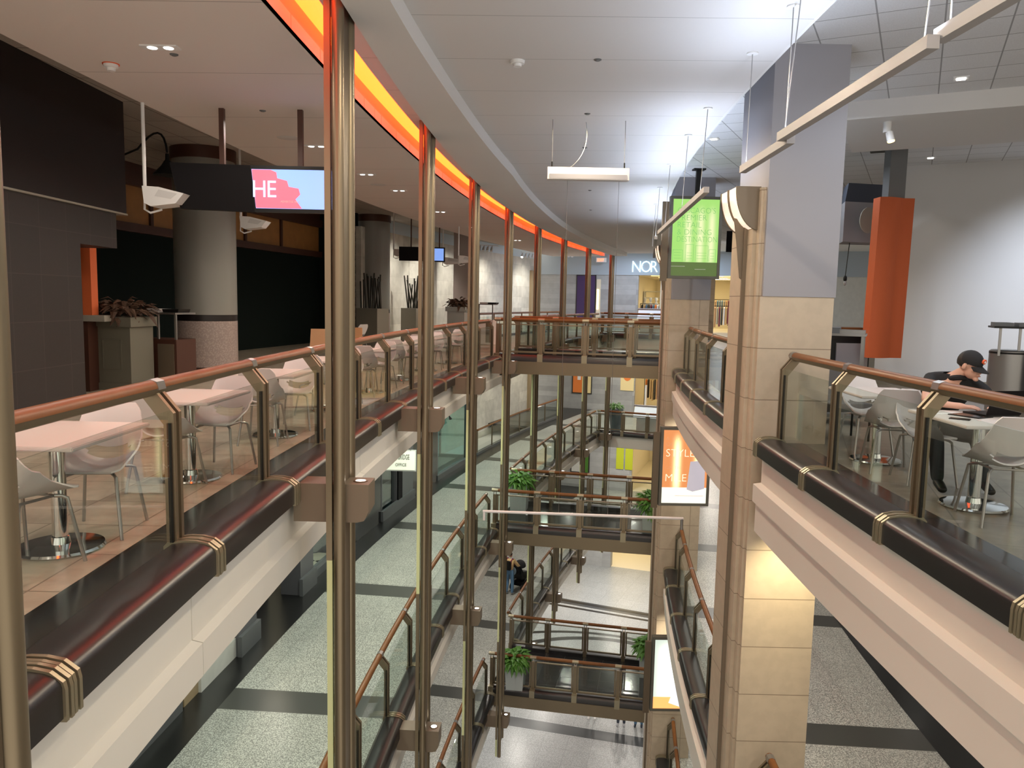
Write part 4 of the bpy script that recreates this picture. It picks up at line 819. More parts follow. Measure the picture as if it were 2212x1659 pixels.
t = wthing('shop_banner', 'dark purple banner on the far grey stone wall, top level', 'banner', F(3.6, 0, 0)); fbox(MB(), 3.1, 4.2, -.06, 0, .6, 3.2).build('cloth', 'purple_banner', t); fbox(MB(), 3.04, 4.26, -.04, 0, .54, 3.26).build('frame', 'frame_dark', t)
t = wthing('shop_window_case', 'narrow lit window with gold mannequin beside the purple banner', 'window display', F(4.4, 0, 0)); fbox(MB(), 4.3, 4.55, -.05, 0, .6, 3.0).build('case', 'beige_store', t); fbox(MB(), 4.33, 4.45, -.07, -.05, 1.2, 2.4).build('figure', 'spot_glow', t)  # the figure looks lit through its own emission
t = wthing('poster_window', 'orange-red framed window poster below the top bridge, far wall', 'poster', F(3.4, 0, -3)); fbox(MB(), 2.95, 4.2, -.05, 0, -3.95, -1.4).build('frame', 'frame_dark', t); fbox(MB(), 3.02, 3.9, -.07, -.05, -3.88, -1.45).build('poster', 'orange_art', t); fbox(MB(), 3.92, 4.14, -.07, -.05, -3.88, -1.45).build('side_strip', 'cream_art', t); fbox(MB(), 3.3, 3.5, -.08, -.07, -3.1, -2.8).build('white_mark', 'paper', t)
t = wthing('framed_painting', 'yellow painting of an orange ring beside the second level shop entrance', 'painting', F(6.3, 0, -3)); fbox(MB(), 5.95, 6.75, -.05, 0, -3.6, -1.5).build('canvas', 'cream_art', t)
m = MB(); n = 28; v = []
for k in range(n): a = 2 * pi * k / n; v += [F(6.35 + .32 * cos(a), -.06, -2.4 + .62 * sin(a)), F(6.35 + .17 * cos(a), -.06, -2.4 + .40 * sin(a))]
m.poly(v, [(2 * k, (2 * k + 2) % (2 * n), (2 * k + 3) % (2 * n), 2 * k + 1) for k in range(n)]); m.build('ring', 'orange_art', t)
t = wthing('poster_window', 'narrow greenish shop window behind the third level poles', 'window display', F(3.4, 0, -8)); fbox(MB(), 3.0, 4.2, -.05, 0, -8.9, -6.4).build('frame', 'frame_dark', t); fbox(MB(), 3.08, 3.8, -.07, -.05, -8.8, -6.5).build('pane', 'marble_light', t); fbox(MB(), 3.85, 4.12, -.07, -.05, -8.8, -6.5).build('side_strip', 'leaf_green', t)
t = wthing('wall_art', 'two yellow-green panels beside the third level shop entrance', 'painting', F(6.3, 0, -8)); fbox(MB(), 5.85, 6.3, -.06, 0, -8.4, -6.3).build('panel', 'yellow_art', t); fbox(MB(), 6.4, 6.85, -.06, 0, -8.4, -6.3).build('panel', 'yellow_art', t)
def rack(a0, a1, b, z, h0, h1, label, seed):
    t = wthing('clothes_rack', label, 'clothes rack', F(a0, b, z)); rnd = random.Random(seed)
    MB().cyl(F(a0, b, z + h1 + .05), F(a1, b, z + h1 + .05), .018, n=8).build('rail', 'black', t)
    for a in (a0, a1): MB().cyl(F(a, b, z), F(a, b, z + h1 + .05), .02, n=8).build('post', 'black', t)
    cols = ['maroon', 'black', 'wood_light', 'denim', 'planter_beige', 'orange_art', 'frame_dark', 'sweater', 'paper']; n = int((a1 - a0) / .13)
    for k in range(n):
        a = a0 + .08 + (a1 - a0 - .16) * k / max(1, n - 1); hh = h0 + rnd.uniform(-.12, .15)
        m = MB(); wv = .20 + rnd.uniform(0, .05); m.prism([F(a, b - wv * .9, z + hh), F(a, b + wv * .9, z + hh), F(a, b + wv * .8, z + h1 - .08), F(a, b, z + h1), F(a, b - wv * .8, z + h1 - .08)], FD * .07); m.build('garment', rnd.choice(cols), t)
    return t
rack(6.75, 8.0, 1.2, 0, .5, 1.55, 'rack of tan and dark clothes in the far shop doorway, top level', 1); rack(10.9, 12.1, 1.4, 0, .4, 1.5, 'rack of beige and black clothes right of the second stone column', 2)
rack(6.9, 9.6, 3.0, LV[1], .45, 1.75, 'long rack of dark clothes in the second level shop', 3); rack(9.6, 12, 4.5, 0, .5, 1.9, 'rear rack of clothes in the top level shop', 5)
for k, a in enumerate((6.85, 7.2, 7.55)):
    c = F(a, 2.2, 0); t = wthing('mannequin', ['left', 'middle', 'right'][k] + ' white mannequin bust in the far shop doorway', 'mannequin', c, 'mannequins')
    MB().lathe([(.13, .95), (.17, 1.1), (.14, 1.3), (.19, 1.55), (.12, 1.64), (.05, 1.68), (.05, 1.73), (.08, 1.78), (.10, 1.87), (.07, 1.96), (.01, 1.99)], c, 16).build('bust', 'marble_light', t, smooth=True); MB().cyl(c, c + Vector((0, 0, .96)), .02, n=8).build('stand', 'steel', t); MB().lathe([(.18, 0), (.18, .02)], c, 16).build('base', 'steel', t)
t = wthing('display_shelving', 'white open shelving unit inside the top level far shop', 'shelf', F(8, 5, 0)); m = fbox(MB(), 6.35, 6.43, 4.6, 5.0, 0, 2.4); m.build('side_panel', 'marble_light', t); fbox(MB(), 8.0, 8.08, 4.6, 5.0, 0, 2.4).build('side_panel', 'marble_light', t)
for zz in (.5, 1.0, 1.5, 1.95, 2.35): fbox(MB(), 6.43, 8.0, 4.6, 5.0, zz, zz + .06).build('shelf', 'marble_light', t)
struct(fbox(MB(), 8.05, 8.5, .3, .8, 0, 3.3).build('column', 'beige_store')); struct(fbox(MB(), 7.9, 8.2, 6, 6.3, 0, 3.3).build('column', 'facade_stone'))
t = wthing('security_gate', 'white security gate at the second level shop entrance', 'gate', F(8.0, .6, LV[1])); m = fbox(MB(), 7.35, 7.42, .4, .8, LV[1], LV[1] + 1.6); m.build('pedestal', 'white_paint', t)
t = wthing('security_gate', 'grey security gate at the third level shop entrance', 'gate', F(8.0, .6, LV[2])); fbox(MB(), 8.3, 8.42, .4, .8, LV[2], LV[2] + 1.6).build('pedestal', 'wall_grey', t)
t = wthing('shop_table', 'table with folded clothes in the third level shop', 'table', F(9.4, 2, LV[2])); fbox(MB(), 8.9, 10.2, 1.8, 2.7, LV[2] + .8, LV[2] + .86).build('tabletop', 'wood_light', t)
for a in (8.95, 10.1):
    for b in (1.85, 2.6): fbox(MB(), a, a + .06, b, b + .06, LV[2], LV[2] + .8).build('leg', 'wood_light', t)
tag(fbox(MB(), 9.0, 9.4, 1.9, 2.3, LV[2] + .86, LV[2] + 1.0).build('folded_clothes', 'denim'), 'stack of folded clothes on the third level shop table', 'clothes')
rack(8.7, 9.6, 3.6, LV[2], .9, 1.8, 'small rack of dark clothes in the third level shop', 6)
t = wthing('exit_sign', 'small lit red EXIT sign on the far ceiling left of the letters', 'sign', F(4.6, -1, 3.9)); fbox(MB(), 4.35, 4.95, -.6, -.5, 3.98, 4.24).build('housing', 'paper', t); text('lettering', 'EXIT', 'exit_red', .22, face_m(F(4.42, -.62, 4.03), FAZ), t, .01, width=.9)
t = wthing('wall_sign', 'pale wall sign ending in EN at the left end of the far wall', 'sign', P(5.9, 38.9, 3)); fbox(MB(), -1.0, .35, -.5, -.4, 2.3, 4.05).build('panel', 'light_blue_tint', t); text('lettering', 'EN', 'frame_dark', .42, face_m(F(-.35, -.52, 3.35), FAZ), t, .01, width=.7)
# track spotlights along the far stone wall
def track(o, s, z, n, label, lit=0):
    c = P(o, s, z); t = thing('track_spotlights', label, 'spotlights', c, yaw(s) + .9); MB().box(-.1, .25 * n, -.02, .02, .22, .25).build('track', 'white_paint', t)
    for k in range(n): MB().cyl((.22 * k, 0, .22), (.22 * k, 0, .12), .02, n=8).build('stem', 'white_paint', t); MB().cyl((.22 * k, .05, .15), (.22 * k - .10, -.06, -.03), .05, .07, n=12).build('head', 'wall_grey', t, smooth=True)
    if lit: MB().cyl((-.102, -.062, -.034), (-.106, -.066, -.04), .06, n=12).build('lens', 'lamp_warm', t)
track(5.9, 31.5, 4.0, 4, 'cluster of four track spotlights near the far stone wall'); track(5.7, 36.5, 4.0, 4, 'cluster of track spotlights at the end of the stone wall', 1); track(3.6, 37.5, 4.1, 3, 'lit track spotlight cluster in front of the far grey wall', 1)
for s in (23.5, 26, 29, 33, 38): spot('wall_wash_lamp', P(4.6, s, 3.9), (0, 0, 0), 380, (1, .93, .80), 95, 1.0, .08).rotation_euler = (P(6.65, s + .5, 1.6) - P(4.6, s, 3.9)).to_track_quat('-Z', 'Y').to_euler()
for s in (29, 33.5, 38): spot('wall_wash_lamp', P(4.9, s, LV[0] - .75), (0, 0, 0), 200, (1, .90, .70), 95, 1.0, .08).rotation_euler = (P(6.65, s + .3, -3.2) - P(4.9, s, -.75)).to_track_quat('-Z', 'Y').to_euler()

# ================================================================== SHOP FRONTS OF THE SECOND LEVEL, LEFT
z = LV[1]; H = 4.28
def front(name, mat, s0, s1, z0, z1, o0=3.95, o1=4.15, parent=None): return MB().sweep([(o0, z + z0), (o1, z + z0), (o1, z + z1), (o0, z + z1)], s0, s1, 1.0).build(name, mat, parent)
def sfront(name, mat, *a, **k): return struct(front(name, mat, *a, **k))
sfront('wall_left', 'tan_pier', 6.7, 7.15, 0, H); sfront('wall_left', 'marble_light', 7.2, 8.4, .35, H, 4.05, 4.2); sfront('wall_left', 'stone_mullion', 8.4, 9.15, 0, H, 3.85, 4.2)
sfront('wall_left', 'granite_black', 9.15, 11.25, 0, H, 4.6, 4.8); sfront('wall_left', 'stone_mullion', 11.25, 11.95, 0, H, 3.85, 4.3)
sfront('wall_left', 'granite_black', 13.9, 16.8, 0, H, 3.95, 4.15); sfront('wall_left', 'black_matte', 18.15, 18.5, 0, H, 3.9, 4.15); sfront('wall_left', 'door_grey', 18.5, 19.6, .3, H); sfront('wall_left', 'granite_black', 19.6, 22.0, 0, H)
sfront('wall_left', 'plinth_grey', 25.5, 25.9, 0, H, 3.9, 4.15); sfront('baseboard_left', 'plinth_grey', 8.38, 9.18, 0, .38, 3.78, 3.86); sfront('baseboard_left', 'plinth_grey', 11.2, 12.0, 0, .38, 3.78, 3.86)
sfront('baseboard_left', 'plinth_grey', 16.8, 19.6, 0, .30, 3.88, 3.96); sfront('baseboard_left', 'marble_light', 7.15, 8.4, 0, .35, 3.9, 4.05); sfront('wall_left', 'black_matte', -5, 1.5, 0, H, 3.95, 4.15)
def shopwin(label, s0, s1, pane, sill=.18):
    t = wthing('shop_window', label, 'shop window', P(4.0, s0, z)); front('pane', pane, s0 + .06, s1 - .06, sill, H - .15, 4.02, 4.035, t); front('sill', 'plinth_grey', s0, s1, 0, sill, 3.92, 4.12, t)
    front('head', 'plinth_grey', s0, s1, H - .15, H, 3.95, 4.1, t); front('jamb', 'stone_mullion', s0, s0 + .06, sill, H - .15, 3.95, 4.1, t); front('jamb', 'stone_mullion', s1 - .06, s1, sill, H - .15, 3.95, 4.1, t); return t
shopwin('nearest shop window at the lower left, under the white fascia', 2.0, 6.6, 'shop_glass'); shopwin('small lit shop window with a chequered floor behind the thick pole', 12.0, 13.9, 'shop_glass'); shopwin('dark shop window with a pale sill beyond the thick pole', 16.85, 18.15, 'shop_glass')
shopwin('teal shop window of the second level, left of the stone wall', 22.0, 25.4, 'teal_glass')
struct(MB().sweep([(4.16, z), (5.6, z), (5.6, z + .02), (4.16, z + .02)], 12.0, 13.9, .6).build('floor', 'check_floor')); front('x', 'beige_store', 12, 13.9, .02, H, 5.5, 5.6)['kind'] = 'structure'
D.objects['x'].name = 'wall_left'
area('store_lamp', P(4.9, 12.9, z + 4.1), .9, 70, (1, .93, .78)); area('store_lamp', P(4.9, 23.7, z + 4.1), 1.4, 50, (.6, .9, 1)); struct(MB().sweep([(5.45, z), (5.55, z), (5.55, z + H), (5.45, z + H)], 21.8, 26).build('wall_left', add('teal_wall', (.35, .60, .60), .6)))
t = wthing('clothing_display', 'pale garment hanging in the chequered floor shop', 'clothes', P(4.9, 13.3, z)); MB().sweep([(4.8, z + .8), (4.9, z + .8), (4.9, z + 2.3), (4.8, z + 2.3)], 13.1, 13.6).build('garment', 'light_blue_tint', t)
t = wthing('display_box', 'pale box inside the nearest lower left shop window', 'display', P(4.6, 6.0, z)); front('box', 'paper', 5.7, 6.3, .2, .8, 4.4, 4.9, t)
t = wthing('office_sign', 'white hanging sign ending in BRIDGE and OFFICE below the left fascia', 'sign', P(2.7, 16, -2.6)); a = P(3.2, 14.6, 0); b = Vector((-2.66, 21.0, 0))
a = Vector((-3.40, 20.9, -3.05)); MB().box(-3.60, -2.63, 21.0, 21.04, -3.08, -2.55).build('panel', 'poster_white_sign' if 'poster_white_sign' in M else add('poster_white_sign', (.9, .92, .8), .5, emis=(.8, .85, .65), estr=.45), t); MB().box(-3.62, -2.60, 21.04, 21.07, -3.12, -2.52).build('backing', 'wall_grey', t)
text('lettering', 'BRIDGE', 'frame_dark', .20, face_m((-3.09, 20.99, -2.78), 0), t, .004, width=.46); text('lettering', 'OFFICE', 'frame_dark', .12, face_m((-3.17, 20.99, -2.97), 0), t, .004, width=.80)
for x in (-3.45, -2.75): MB().cyl((x, 21.03, -2.55), (x, 21.03, -.68), .008, n=6).build('hanger', 'steel', t)
# clip-on twin spotlights hanging before the shop fronts
for i, (o, s, zz) in enumerate([(3.0, 19.5, -2.2), (3.2, 23.6, -1.9), (4.3, 28.6, -1.9), (2.6, 9.8, -1.35)]):
    c = P(o, s, zz); t = wthing('twin_spotlight', ['twin wire spotlight above the office sign', 'twin wire spotlight before the teal window', 'twin wire spotlight before the far stone wall', 'twin wire spotlight under the fascia by the thick pole'][i], 'spotlights', c, 'small twin spotlights hung on rods')
    MB().cyl(c, P(o, s, -.69), .010, n=6).build('rod', 'steel', t); MB().lathe([(.025, -.12), (.035, -.08), (.035, .06), (.012, .10)], c, 10).build('body', 'black', t); dv = P(o, s + .3, zz) - c
    for k in (-1, 1): e_ = c + Vector((.28 * k, .0, .10 * k)); MB().tube([c, (c + e_) / 2 + Vector((0, 0, .02)), e_], .008, 6).build('arm', 'steel', t); MB().cyl(e_, e_ + Vector((.05 * k, -.06, -.09)), .02, .05, n=10).build('head', 'black', t)

# ================================================================== PLANTERS AND SMALL THINGS ON THE BRIDGES
def green_planter(x, y, z, label, seed):
    t = thing('potted_fern', label, 'planter', (x, y, z), -.18); MB().prism([Vector(q) for q in ((-.23, -.23, 0), (.23, -.23, 0), (.23, .23, 0), (-.23, .23, 0))], Vector((0, 0, .02))).build('foot', 'door_grey', t)
    MB().poly([(-.24, -.24, .02), (.24, -.24, .02), (.24, .24, .02), (-.24, .24, .02), (-.28, -.28, .86), (.28, -.28, .86), (.28, .28, .86), (-.28, .28, .86)], [(3, 2, 1, 0), (4, 5, 6, 7), (0, 1, 5, 4), (1, 2, 6, 5), (2, 3, 7, 6), (3, 0, 4, 7)]).build('box', 'planter_grey', t)
    leaves((0, 0, .84), .26, .26, .34, 260, .32, 'leaf_green', t, seed, 1.0)
green_planter(.30, 23.7, LV[1], 'grey box planter with a fern at the left end of the middle bridge', 11); green_planter(4.0, 21.25, LV[1], 'grey box planter with a fern at the right end of the middle bridge', 12)
green_planter(.28, 21.75, LV[2], 'grey box planter with a fern at the left end of the lowest bridge', 13); green_planter(4.35, 22.8, LV[2], 'grey box planter with a fern at the right end of the lowest bridge', 14)
t = thing('round_planter', 'tall dark round planter with clipped foliage behind the far end railing', 'planter', (5.3, 39.0, LV[1])); MB().lathe([(.24, 0), (.38, 1.15), (.34, 1.16)], n=28).build('pot', 'planter_blue', t, smooth=True); leaves((0, 0, 1.12), .33, .33, .40, 220, .16, 'leaf_green', t, 21, .8)
for i, L in enumerate((0, LV[1])):
    t = thing('directory_stand', ['slanted directory stand behind the far railing of the top level', 'slanted directory stand beside the dark round planter'][i], 'directory', P(-1.7, 35.3, L), -.35)
    MB().prism([Vector(q) for q in ((-.75, 0, .78), (.75, 0, .78), (.75, .45, 1.28), (-.75, .45, 1.28))], Vector((0, .03, .06))).build('map_panel', 'light_blue_tint', t); MB().box(-.6, .6, .15, .3, 0, .85).build('pedestal', 'wall_grey', t); MB().cyl((-.8, .46, 1.33), (.8, .46, 1.33), .04, n=10).build('top_bar', 'clad_white', t)

# ================================================================== PEOPLE
def skin(name, verts, edges, radii, mat, parent, sub=2, root=0):
    me = D.meshes.new(name); me.from_pydata([Vector(v) for v in verts], edges, []); o = D.objects.new(name, me); C.objects.link(o)
    md = o.modifiers.new('skin', 'SKIN'); md.use_smooth_shade = True
    if not me.skin_vertices: bpy.context.view_layer.objects.active = o; me.skin_vertices.new() if hasattr(me.skin_vertices, 'new') else None
    bm = bmesh.new(); bm.from_mesh(me); lay = bm.verts.layers.skin.verify(); bm.verts.ensure_lookup_table()
    for i, r in enumerate(radii):
        bm.verts[i][lay].radius = r if isinstance(r, tuple) else (r, r); bm.verts[i][lay].use_root = (i == root)
    bm.to_mesh(me); bm.free(); sb = o.modifiers.new('sub', 'SUBSURF'); sb.levels = sub; sb.render_levels = sub
    dg = bpy.context.evaluated_depsgraph_get(); dg.update(); nm = D.meshes.new_from_object(o.evaluated_get(dg)); D.objects.remove(o)
    nm.shade_smooth(); nm.materials.clear(); nm.materials.append(M[mat] if isinstance(mat, str) else mat); r = D.objects.new(name, nm); C.objects.link(r); r.parent = parent; return r
def ell(m, c, r, n=14, rot=None, cut=None):
    v = []; c = Vector(c); f = []
    for j in range(n + 1):
        a = -pi/2 + pi * j / n
        for i in range(2 * n):
            b = pi * i / n; q = Vector((r[0] * cos(a) * cos(b), r[1] * cos(a) * sin(b), r[2] * sin(a)))
            if cut is not None: q.z = max(q.z, cut)
            if rot is not None: q = rot @ q
            v.append(c + q)
    for j in range(n):
        for i in range(2 * n): f.append((j * 2 * n + i, j * 2 * n + (i + 1) % (2 * n), (j + 1) * 2 * n + (i + 1) % (2 * n), (j + 1) * 2 * n + i))
    return m.poly(v, f)
def hand(V_, E_, R_, wi, w, d, side, curl=.5):
    """five skinned fingers rooted in the palm: w wrist point, d pointing direction, side = direction of the thumb"""
    d = Vector(d).normalized(); side = Vector(side).normalized(); dn = d.cross(side).normalized()
    if dn.z > 0: dn = -dn
    pm = Vector(w) + d * .055; k = len(V_); V_.append(pm); R_.append((.034, .018)); E_.append((wi, k))
    for j, (off, ln) in enumerate(((-.030, .055), (-.010, .070), (.011, .075), (.031, .066))):
        b = pm + side * off + d * .035; p1 = b + d * ln * .45 + dn * ln * .12; p2 = p1 + (d * (1 - curl) + dn * curl).normalized() * ln * .5
        q = len(V_); V_ += [b, p1, p2]; R_ += [.0095, .0085, .0075]; E_ += [(k, q), (q, q + 1), (q + 1, q + 2)]
    b = Vector(w) + d * .025 + side * .035; p1 = b + d * .035 + side * .018; p2 = p1 + d * .028; q = len(V_); V_ += [b, p1, p2]; R_ += [.012, .010, .009]; E_ += [(wi, q), (q, q + 1), (q + 1, q + 2)]
def figure(t, J, tops, legs, shoes, sleeve=.55, face=(0, 1, 0), skinm='skin', hair=True, cap=False):
    """J: joints in the thing's frame. One continuous body; shirt, trousers, shoes, hair as clothing parts."""
    V_ = [J['pel'], J['bel'], J['che'], J['nek'], J['hd0']]; R_ = [(.13, .10), (.125, .095), (.145, .10), (.052, .052), (.054, .056)]; E_ = [(i, i + 1) for i in range(4)]
    f = Vector(face).normalized(); hc = Vector(J['hd1']); rt = f.to_track_quat('Y', 'Z').to_matrix(); up = rt @ Vector((0, 0, 1)); rg = rt @ Vector((1, 0, 0))
    V_[4] = hc - up * .045 - f * .025
    for sd in 'RL':
        k = len(V_); V_ += [J['sh' + sd], J['el' + sd], J['wr' + sd]]; R_ += [.052, .040, (.030, .022)]; E_ += [(2, k), (k, k + 1), (k + 1, k + 2)]
        d = Vector(J['wr' + sd]) - Vector(J['el' + sd]); up = Vector((0, 0, 1)); inward = Vector((-1 if sd == 'R' else 1, .2, 0)); inward = (inward - d.normalized() * inward.dot(d.normalized()))
        hand(V_, E_, R_, k + 2, V_[k + 2], J.get('hd' + sd, d), inward, .55)
        k = len(V_); V_ += [J['hp' + sd], J['kn' + sd], J['an' + sd], J['to' + sd]]; R_ += [.082, .055, .036, (.035, .028)]; E_ += [(0, k), (k, k + 1), (k + 1, k + 2), (k + 2, k + 3)]
    bo = skin('body', V_, E_, R_, skinm, t); m = MB()
    ell(m, hc + up * .028 - f * .008, (.074, .094, .092), 12, rt); ell(m, hc - up * .040 + f * .024, (.058, .066, .070), 12, rt); ell(m, hc - up * .092 + f * .062, (.028, .024, .020), 8, rt)
    ell(m, hc + f * .096 - up * .018, (.012, .020, .016), 8, rt); ell(m, hc + f * .088 + up * .006, (.009, .012, .028), 8, rt); ell(m, hc + f * .084 + up * .030, (.045, .012, .010), 8, rt); ell(m, hc + f * .090 - up * .052, (.022, .010, .009), 8, rt)
    for x in (-1, 1): ell(m, hc + rg * x * .076 - up * .006 - f * .008, (.009, .020, .032), 8, rt); ell(m, hc + rg * x * .040 + f * .062 - up * .016, (.022, .018, .020), 8, rt)
    bm = bmesh.new(); bm.from_mesh(bo.data); tmp = D.meshes.new('t'); tmp.from_pydata([tuple(q) for q in m.v], [], m.f); bm.from_mesh(tmp); bm.to_mesh(bo.data); bm.free(); D.meshes.remove(tmp)
    md = bo.modifiers.new('r', 'REMESH'); md.mode = 'VOXEL'; md.voxel_size = .0055 if cap else .009; md.use_smooth_shade = True; sm = bo.modifiers.new('s', 'SMOOTH'); sm.factor = .5; sm.iterations = 2
    dg = bpy.context.evaluated_depsgraph_get(); dg.update(); nm = D.meshes.new_from_object(bo.evaluated_get(dg)); bo.modifiers.clear(); bo.data = nm; nm.shade_smooth(); nm.materials.clear(); nm.materials.append(M[skinm])
    m = MB()
    for x in (-1, 1): ell(m, hc + rg * x * .031 + f * .080 + up * .014, (.013, .008, .006), 8, rt)
    m.build('eyes', 'hair', t, smooth=True); m = MB()
    for x in (-1, 1): ell(m, hc + rg * x * .031 + f * .087 + up * .034, (.019, .006, .004), 8, rt)
    m.build('eyebrows', 'hair', t, smooth=True); m = MB(); ell(m, hc + f * .0955 - up * .054, (.019, .006, .0035), 8, rt); m.build('mouth', 'lips' if 'lips' in M else add('lips', (.40, .14, .12), .5), t, smooth=True)
    if hair: m = MB(); ell(m, hc + up * .032 - f * .022, (.082, .094, .098), 12, rt, -.055); m.build('hair', 'hair', t, smooth=True)
    # clothing
    L3 = lambda a, b, k: tuple(Vector(a) + (Vector(b) - Vector(a)) * k)
    V2 = [J['pel'], J['bel'], J['che'], L3(J['che'], J['nek'], .93)]; R2 = [(.155, .125), (.148, .118), (.172, .128), (.070, .068)]; E2 = [(0, 1), (1, 2), (2, 3)]
    for sd in 'RL':
        k = len(V2); V2 += [J['sh' + sd], L3(J['sh' + sd], J['el' + sd], min(1, sleeve * 1.6))]; R2 += [.074, .064]; E2 += [(2, k), (k, k + 1)]
        if sleeve > .7: V2.append(J['wr' + sd]); R2.append(.040); E2.append((k + 1, k + 2))
    skin('shirt', V2, E2, R2, tops, t)
    V3 = [J['bel'], J['pel']]; R3 = [(.128, .10), (.150, .120)]; E3 = [(0, 1)]
    for sd in 'RL':
        k = len(V3); V3 += [J['hp' + sd], J['kn' + sd], L3(J['kn' + sd], J['an' + sd], 1.06)]; R3 += [.098, .072, .056]; E3 += [(1, k), (k, k + 1), (k + 1, k + 2)]
    skin('trousers', V3, E3, R3, legs, t, root=1)
    for sd in 'RL':
        a, b = Vector(J['an' + sd]), Vector(J['to' + sd]); skin('shoe', [a + Vector((0, 0, -.01)) - (b - a) * .25, a * .6 + b * .4, b + (b - a) * .25], [(0, 1), (1, 2)], [(.045, .045), (.050, .040), (.040, .030)], shoes, t, 2)
q = P(-5.32, 2.72); t = thing('person', 'man in black cap and black shirt seated at a laptop on the right', 'person', (q.x, q.y, 0), pi + yaw(2.7) - .10)
J = dict(pel=(0, -.04, .53), bel=(-.03, .03, .70), che=(-.075, .14, .90), nek=(-.085, .235, 1.03), hd0=(-.12, .275, 1.06), hd1=(-.15, .315, 1.125), hd2=(-.15, .30, 1.20),
         shR=(.115, .15, .975), elR=(.24, .40, .80), wrR=(-.01, .56, .785), hdR=(-1, .25, -.05), shL=(-.255, .20, .95), elL=(-.36, .40, .80), wrL=(-.24, .62, .79), hdL=(.35, 1, -.05),
         hpR=(.09, .02, .51), knR=(.13, .42, .49), anR=(.10, .44, .10), toR=(.10, .56, .045), hpL=(-.09, .02, .51), knL=(-.22, .42, .49), anL=(-.28, .44, .10), toL=(-.30, .56, .045))
fc = Vector((-.70, 1, -.50)).normalized(); figure(t, J, 'cloth_black', 'cloth_black', 'black', .42, fc, cap=True)
rt = fc.to_track_quat('Y', 'Z').to_matrix(); up = rt @ Vector((0, 0, 1)); rg = rt @ Vector((1, 0, 0)); hc = Vector(J['hd1'])
m = MB(); ell(m, hc + up * .040 - fc * .012, (.086, .106, .098), 14, rt, -.012); cp = m.build('cap', 'cloth_black', t, smooth=True)
v = []; n = 12
for j, (rr, zz) in enumerate(((.085, .034), (.165, .012))):
    for k in range(n + 1):
        a = radians(28 + 124 * k / n); v.append(hc + rg * cos(a) * .082 + fc * (sin(a) * rr + .010) + up * (zz - .02 * abs(cos(a)) ** 2))
m = MB(); m.poly(v + [x - up * .006 for x in v], [(k, k + 1, n + 2 + k, n + 1 + k) for k in range(n)] + [(2 * n + 2 + k, 3 * n + 3 + k, 3 * n + 4 + k, 2 * n + 3 + k) for k in range(n)] + [(n + 1 + k, n + 2 + k, 3 * n + 4 + k, 3 * n + 3 + k) for k in range(n)]); m.build('peak', 'cloth_black', cp, smooth=True)
em = hc + up * .085 + fc * .100; MB().cyl(em - fc * .012, em + fc * .004 + up * .002, .022, n=16).build('badge', 'logo_red', cp); MB().cyl(em, em + fc * .006 + up * .002, .010, n=12).build('badge_centre', 'paper', cp)
m = MB(); m.tube([Vector(J['nek']) + Vector((.062 * cos(a), .062 * sin(a) - .01, -.035 + .02 * sin(a))) for a in [2 * pi * k / 16 for k in range(17)]], .026, 8); m.build('collar', 'cloth_black', t, smooth=True)
# things on his table
c = P(-5.42, 1.95, .742); t = thing('laptop', 'black laptop open in front of the man in the black cap', 'laptop', c, yaw(1.9) + pi + .25)
MB().box(-.17, .17, -.12, .12, 0, .018).build('keyboard_base', 'black', t); MB().prism([Vector((-.17, .12, .015)), Vector((.17, .12, .015)), Vector((.17, .19, .225)), Vector((-.17, .19, .225))], Vector((0, .01, 0))).build('screen_lid', 'black_matte', t)
t = thing('phone', 'dark phone lying on the table near the man in the cap', 'phone', P(-4.98, 1.60, .742), .9); MB().box(-.037, .037, -.075, .075, 0, .009).build('phone_body', 'black', t, bevel=.003); MB().box(-.033, .033, -.07, .07, .009, .010).build('phone_glass', 'granite_black', t)
t = thing('tablet', 'dark tablet lying flat beside the laptop', 'tablet', P(-5.18, 1.82, .742), .5); MB().box(-.10, .10, -.13, .13, 0, .008).build('tablet_body', 'black', t); MB().box(-.09, .09, -.12, .12, .008, .009).build('tablet_glass', 'granite_black', t)
t = thing('paper_strips', 'white paper strips on the table under the man\'s right forearm', 'papers', P(-4.98, 1.93, .742), .1)
for k in range(4): MB().box(-.10 + .06 * k, -.05 + .06 * k, -.03, .03, 0, .004).build('paper_strip', 'paper', t)
def standing(x, y, z, rz, label, tops, legs, shoes, push=False, h=1.0):
    t = thing('person', label, 'person', (x, y, z), rz)
    J = dict(pel=(0, 0, .93), bel=(0, 0, 1.08), che=(0, 0, 1.30), nek=(0, .01, 1.47), hd0=(0, .02, 1.51), hd1=(0, .03, 1.58), hd2=(0, .02, 1.66), hpR=(.09, 0, .90), knR=(.11, .03, .50), anR=(.12, 0, .09), toR=(.13, .13, .04), hpL=(-.09, 0, .90), knL=(-.10, .02, .50), anL=(-.11, -.06, .09), toL=(-.12, .07, .04),
             shR=(.19, 0, 1.38), shL=(-.19, 0, 1.38), elR=(.25, 0, 1.10) if not push else (.27, .16, 1.16), elL=(-.25, 0, 1.10) if not push else (-.27, .16, 1.16), wrR=(.25, .06, .85) if not push else (.18, .42, 1.06), wrL=(-.25, .06, .85) if not push else (-.18, .42, 1.06))
    figure(t, J, tops, legs, shoes, .95 if push else .5, (0, 1, -.05)); return t
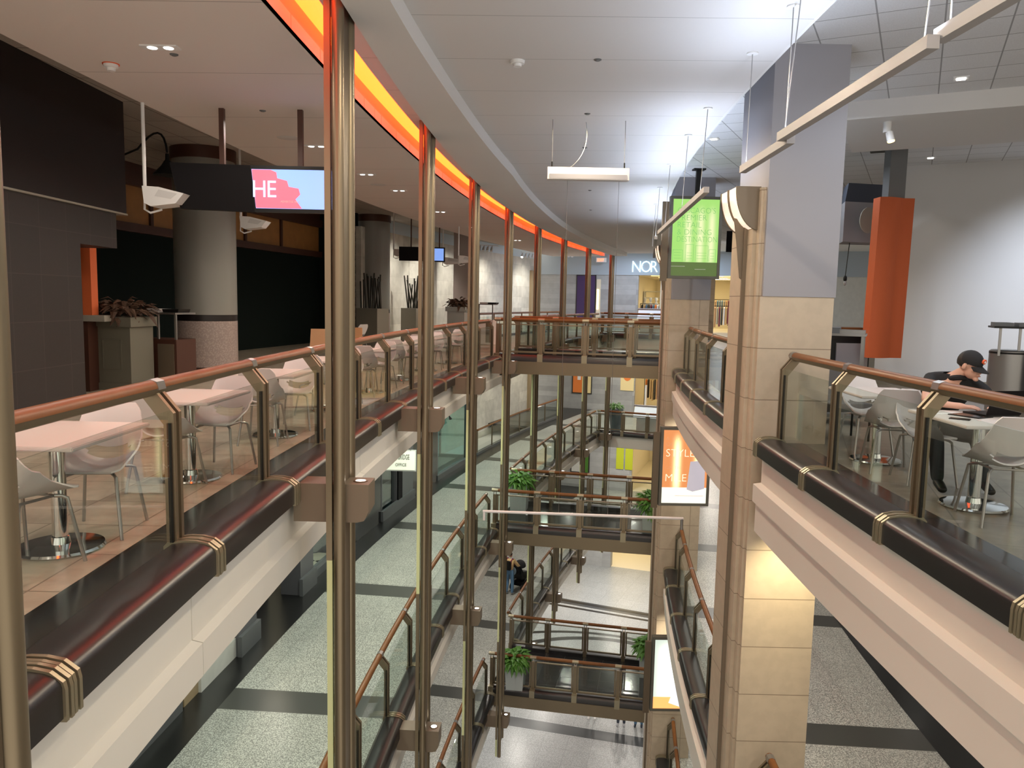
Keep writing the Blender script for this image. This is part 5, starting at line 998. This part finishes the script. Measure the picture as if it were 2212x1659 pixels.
q = P(1.80, 24.35); t = standing(q.x, q.y, LV[2], yaw(24.4) - .25, 'person in beige top and jeans pushing a stroller, lower level', 'sweater', 'denim', 'shoe', True)
MB().box(-.13, .13, -.22, -.10, 1.02, 1.38).build('backpack', 'black', t, bevel=.03)
for x in (-.11, .11): MB().tube([(x, -.12, 1.05), (x, -.13, 1.38), (x, .0, 1.455), (x, .13, 1.38), (x, .14, 1.15)], .022, 6).build('backpack_strap', 'maroon', t)
q = P(1.55, 25.15); t = thing('stroller', 'dark stroller with a pale blue bag pushed by the person in beige', 'stroller', (q.x, q.y, LV[2]), yaw(25.2) - .25)
MB().prism([Vector(v) for v in ((-.22, -.30, .45), (-.22, .30, .40), (-.22, .34, .62), (-.22, -.20, .75), (-.22, -.38, 1.0), (-.22, -.42, .70))], Vector((.44, 0, 0))).build('seat', 'black', t, bevel=.02)
m = MB(); ell(m, (0, -.12, .92), (.23, .28, .26), 10, None, -.02); m.build('canopy', 'cloth_black', t, smooth=True); MB().tube([(-.22, -.1, .5), (-.22, -.45, 1.04), (.22, -.45, 1.04), (.22, -.1, .5)], .014, 8).build('handle', 'black', t)
for x in (-.24, .24):
    for y, r in ((-.32, .14), (.36, .10)): MB().cyl((x - .02, y, r), (x + .02, y, r), r, n=20).build('wheel', 'black', t)
    MB().tube([(x, -.32, .14), (x, .0, .45), (x, .36, .10)], .012, 6).build('leg', 'black', t)
MB().box(-.19, .19, -.30, .25, .18, .34).build('basket', 'black_matte', t); m = MB(); ell(m, (-.10, -.50, .82), (.15, .10, .17), 8); m.build('blue_bag', 'stroller_blue', t, smooth=True)
for x, y, lb, tp, lg, sh in ((3.42, 28.95, 'person in pale shoes whose feet show under the lowest bridge, leftmost', 'wall_grey', 'wall_grey', 'paper'), (4.48, 28.45, 'person in dark trousers under the lowest bridge, middle pair of feet', 'cloth_black', 'navy', 'shoe'), (5.15, 28.4, 'person in blue shoes under the lowest bridge, rightmost pair of feet', 'cloth_black', 'denim', 'navy')):
    standing(x, y, LV[3], pi - .3, lb, tp, lg, sh)
for o in D.objects:
    if '_im' in o: del o['_im']
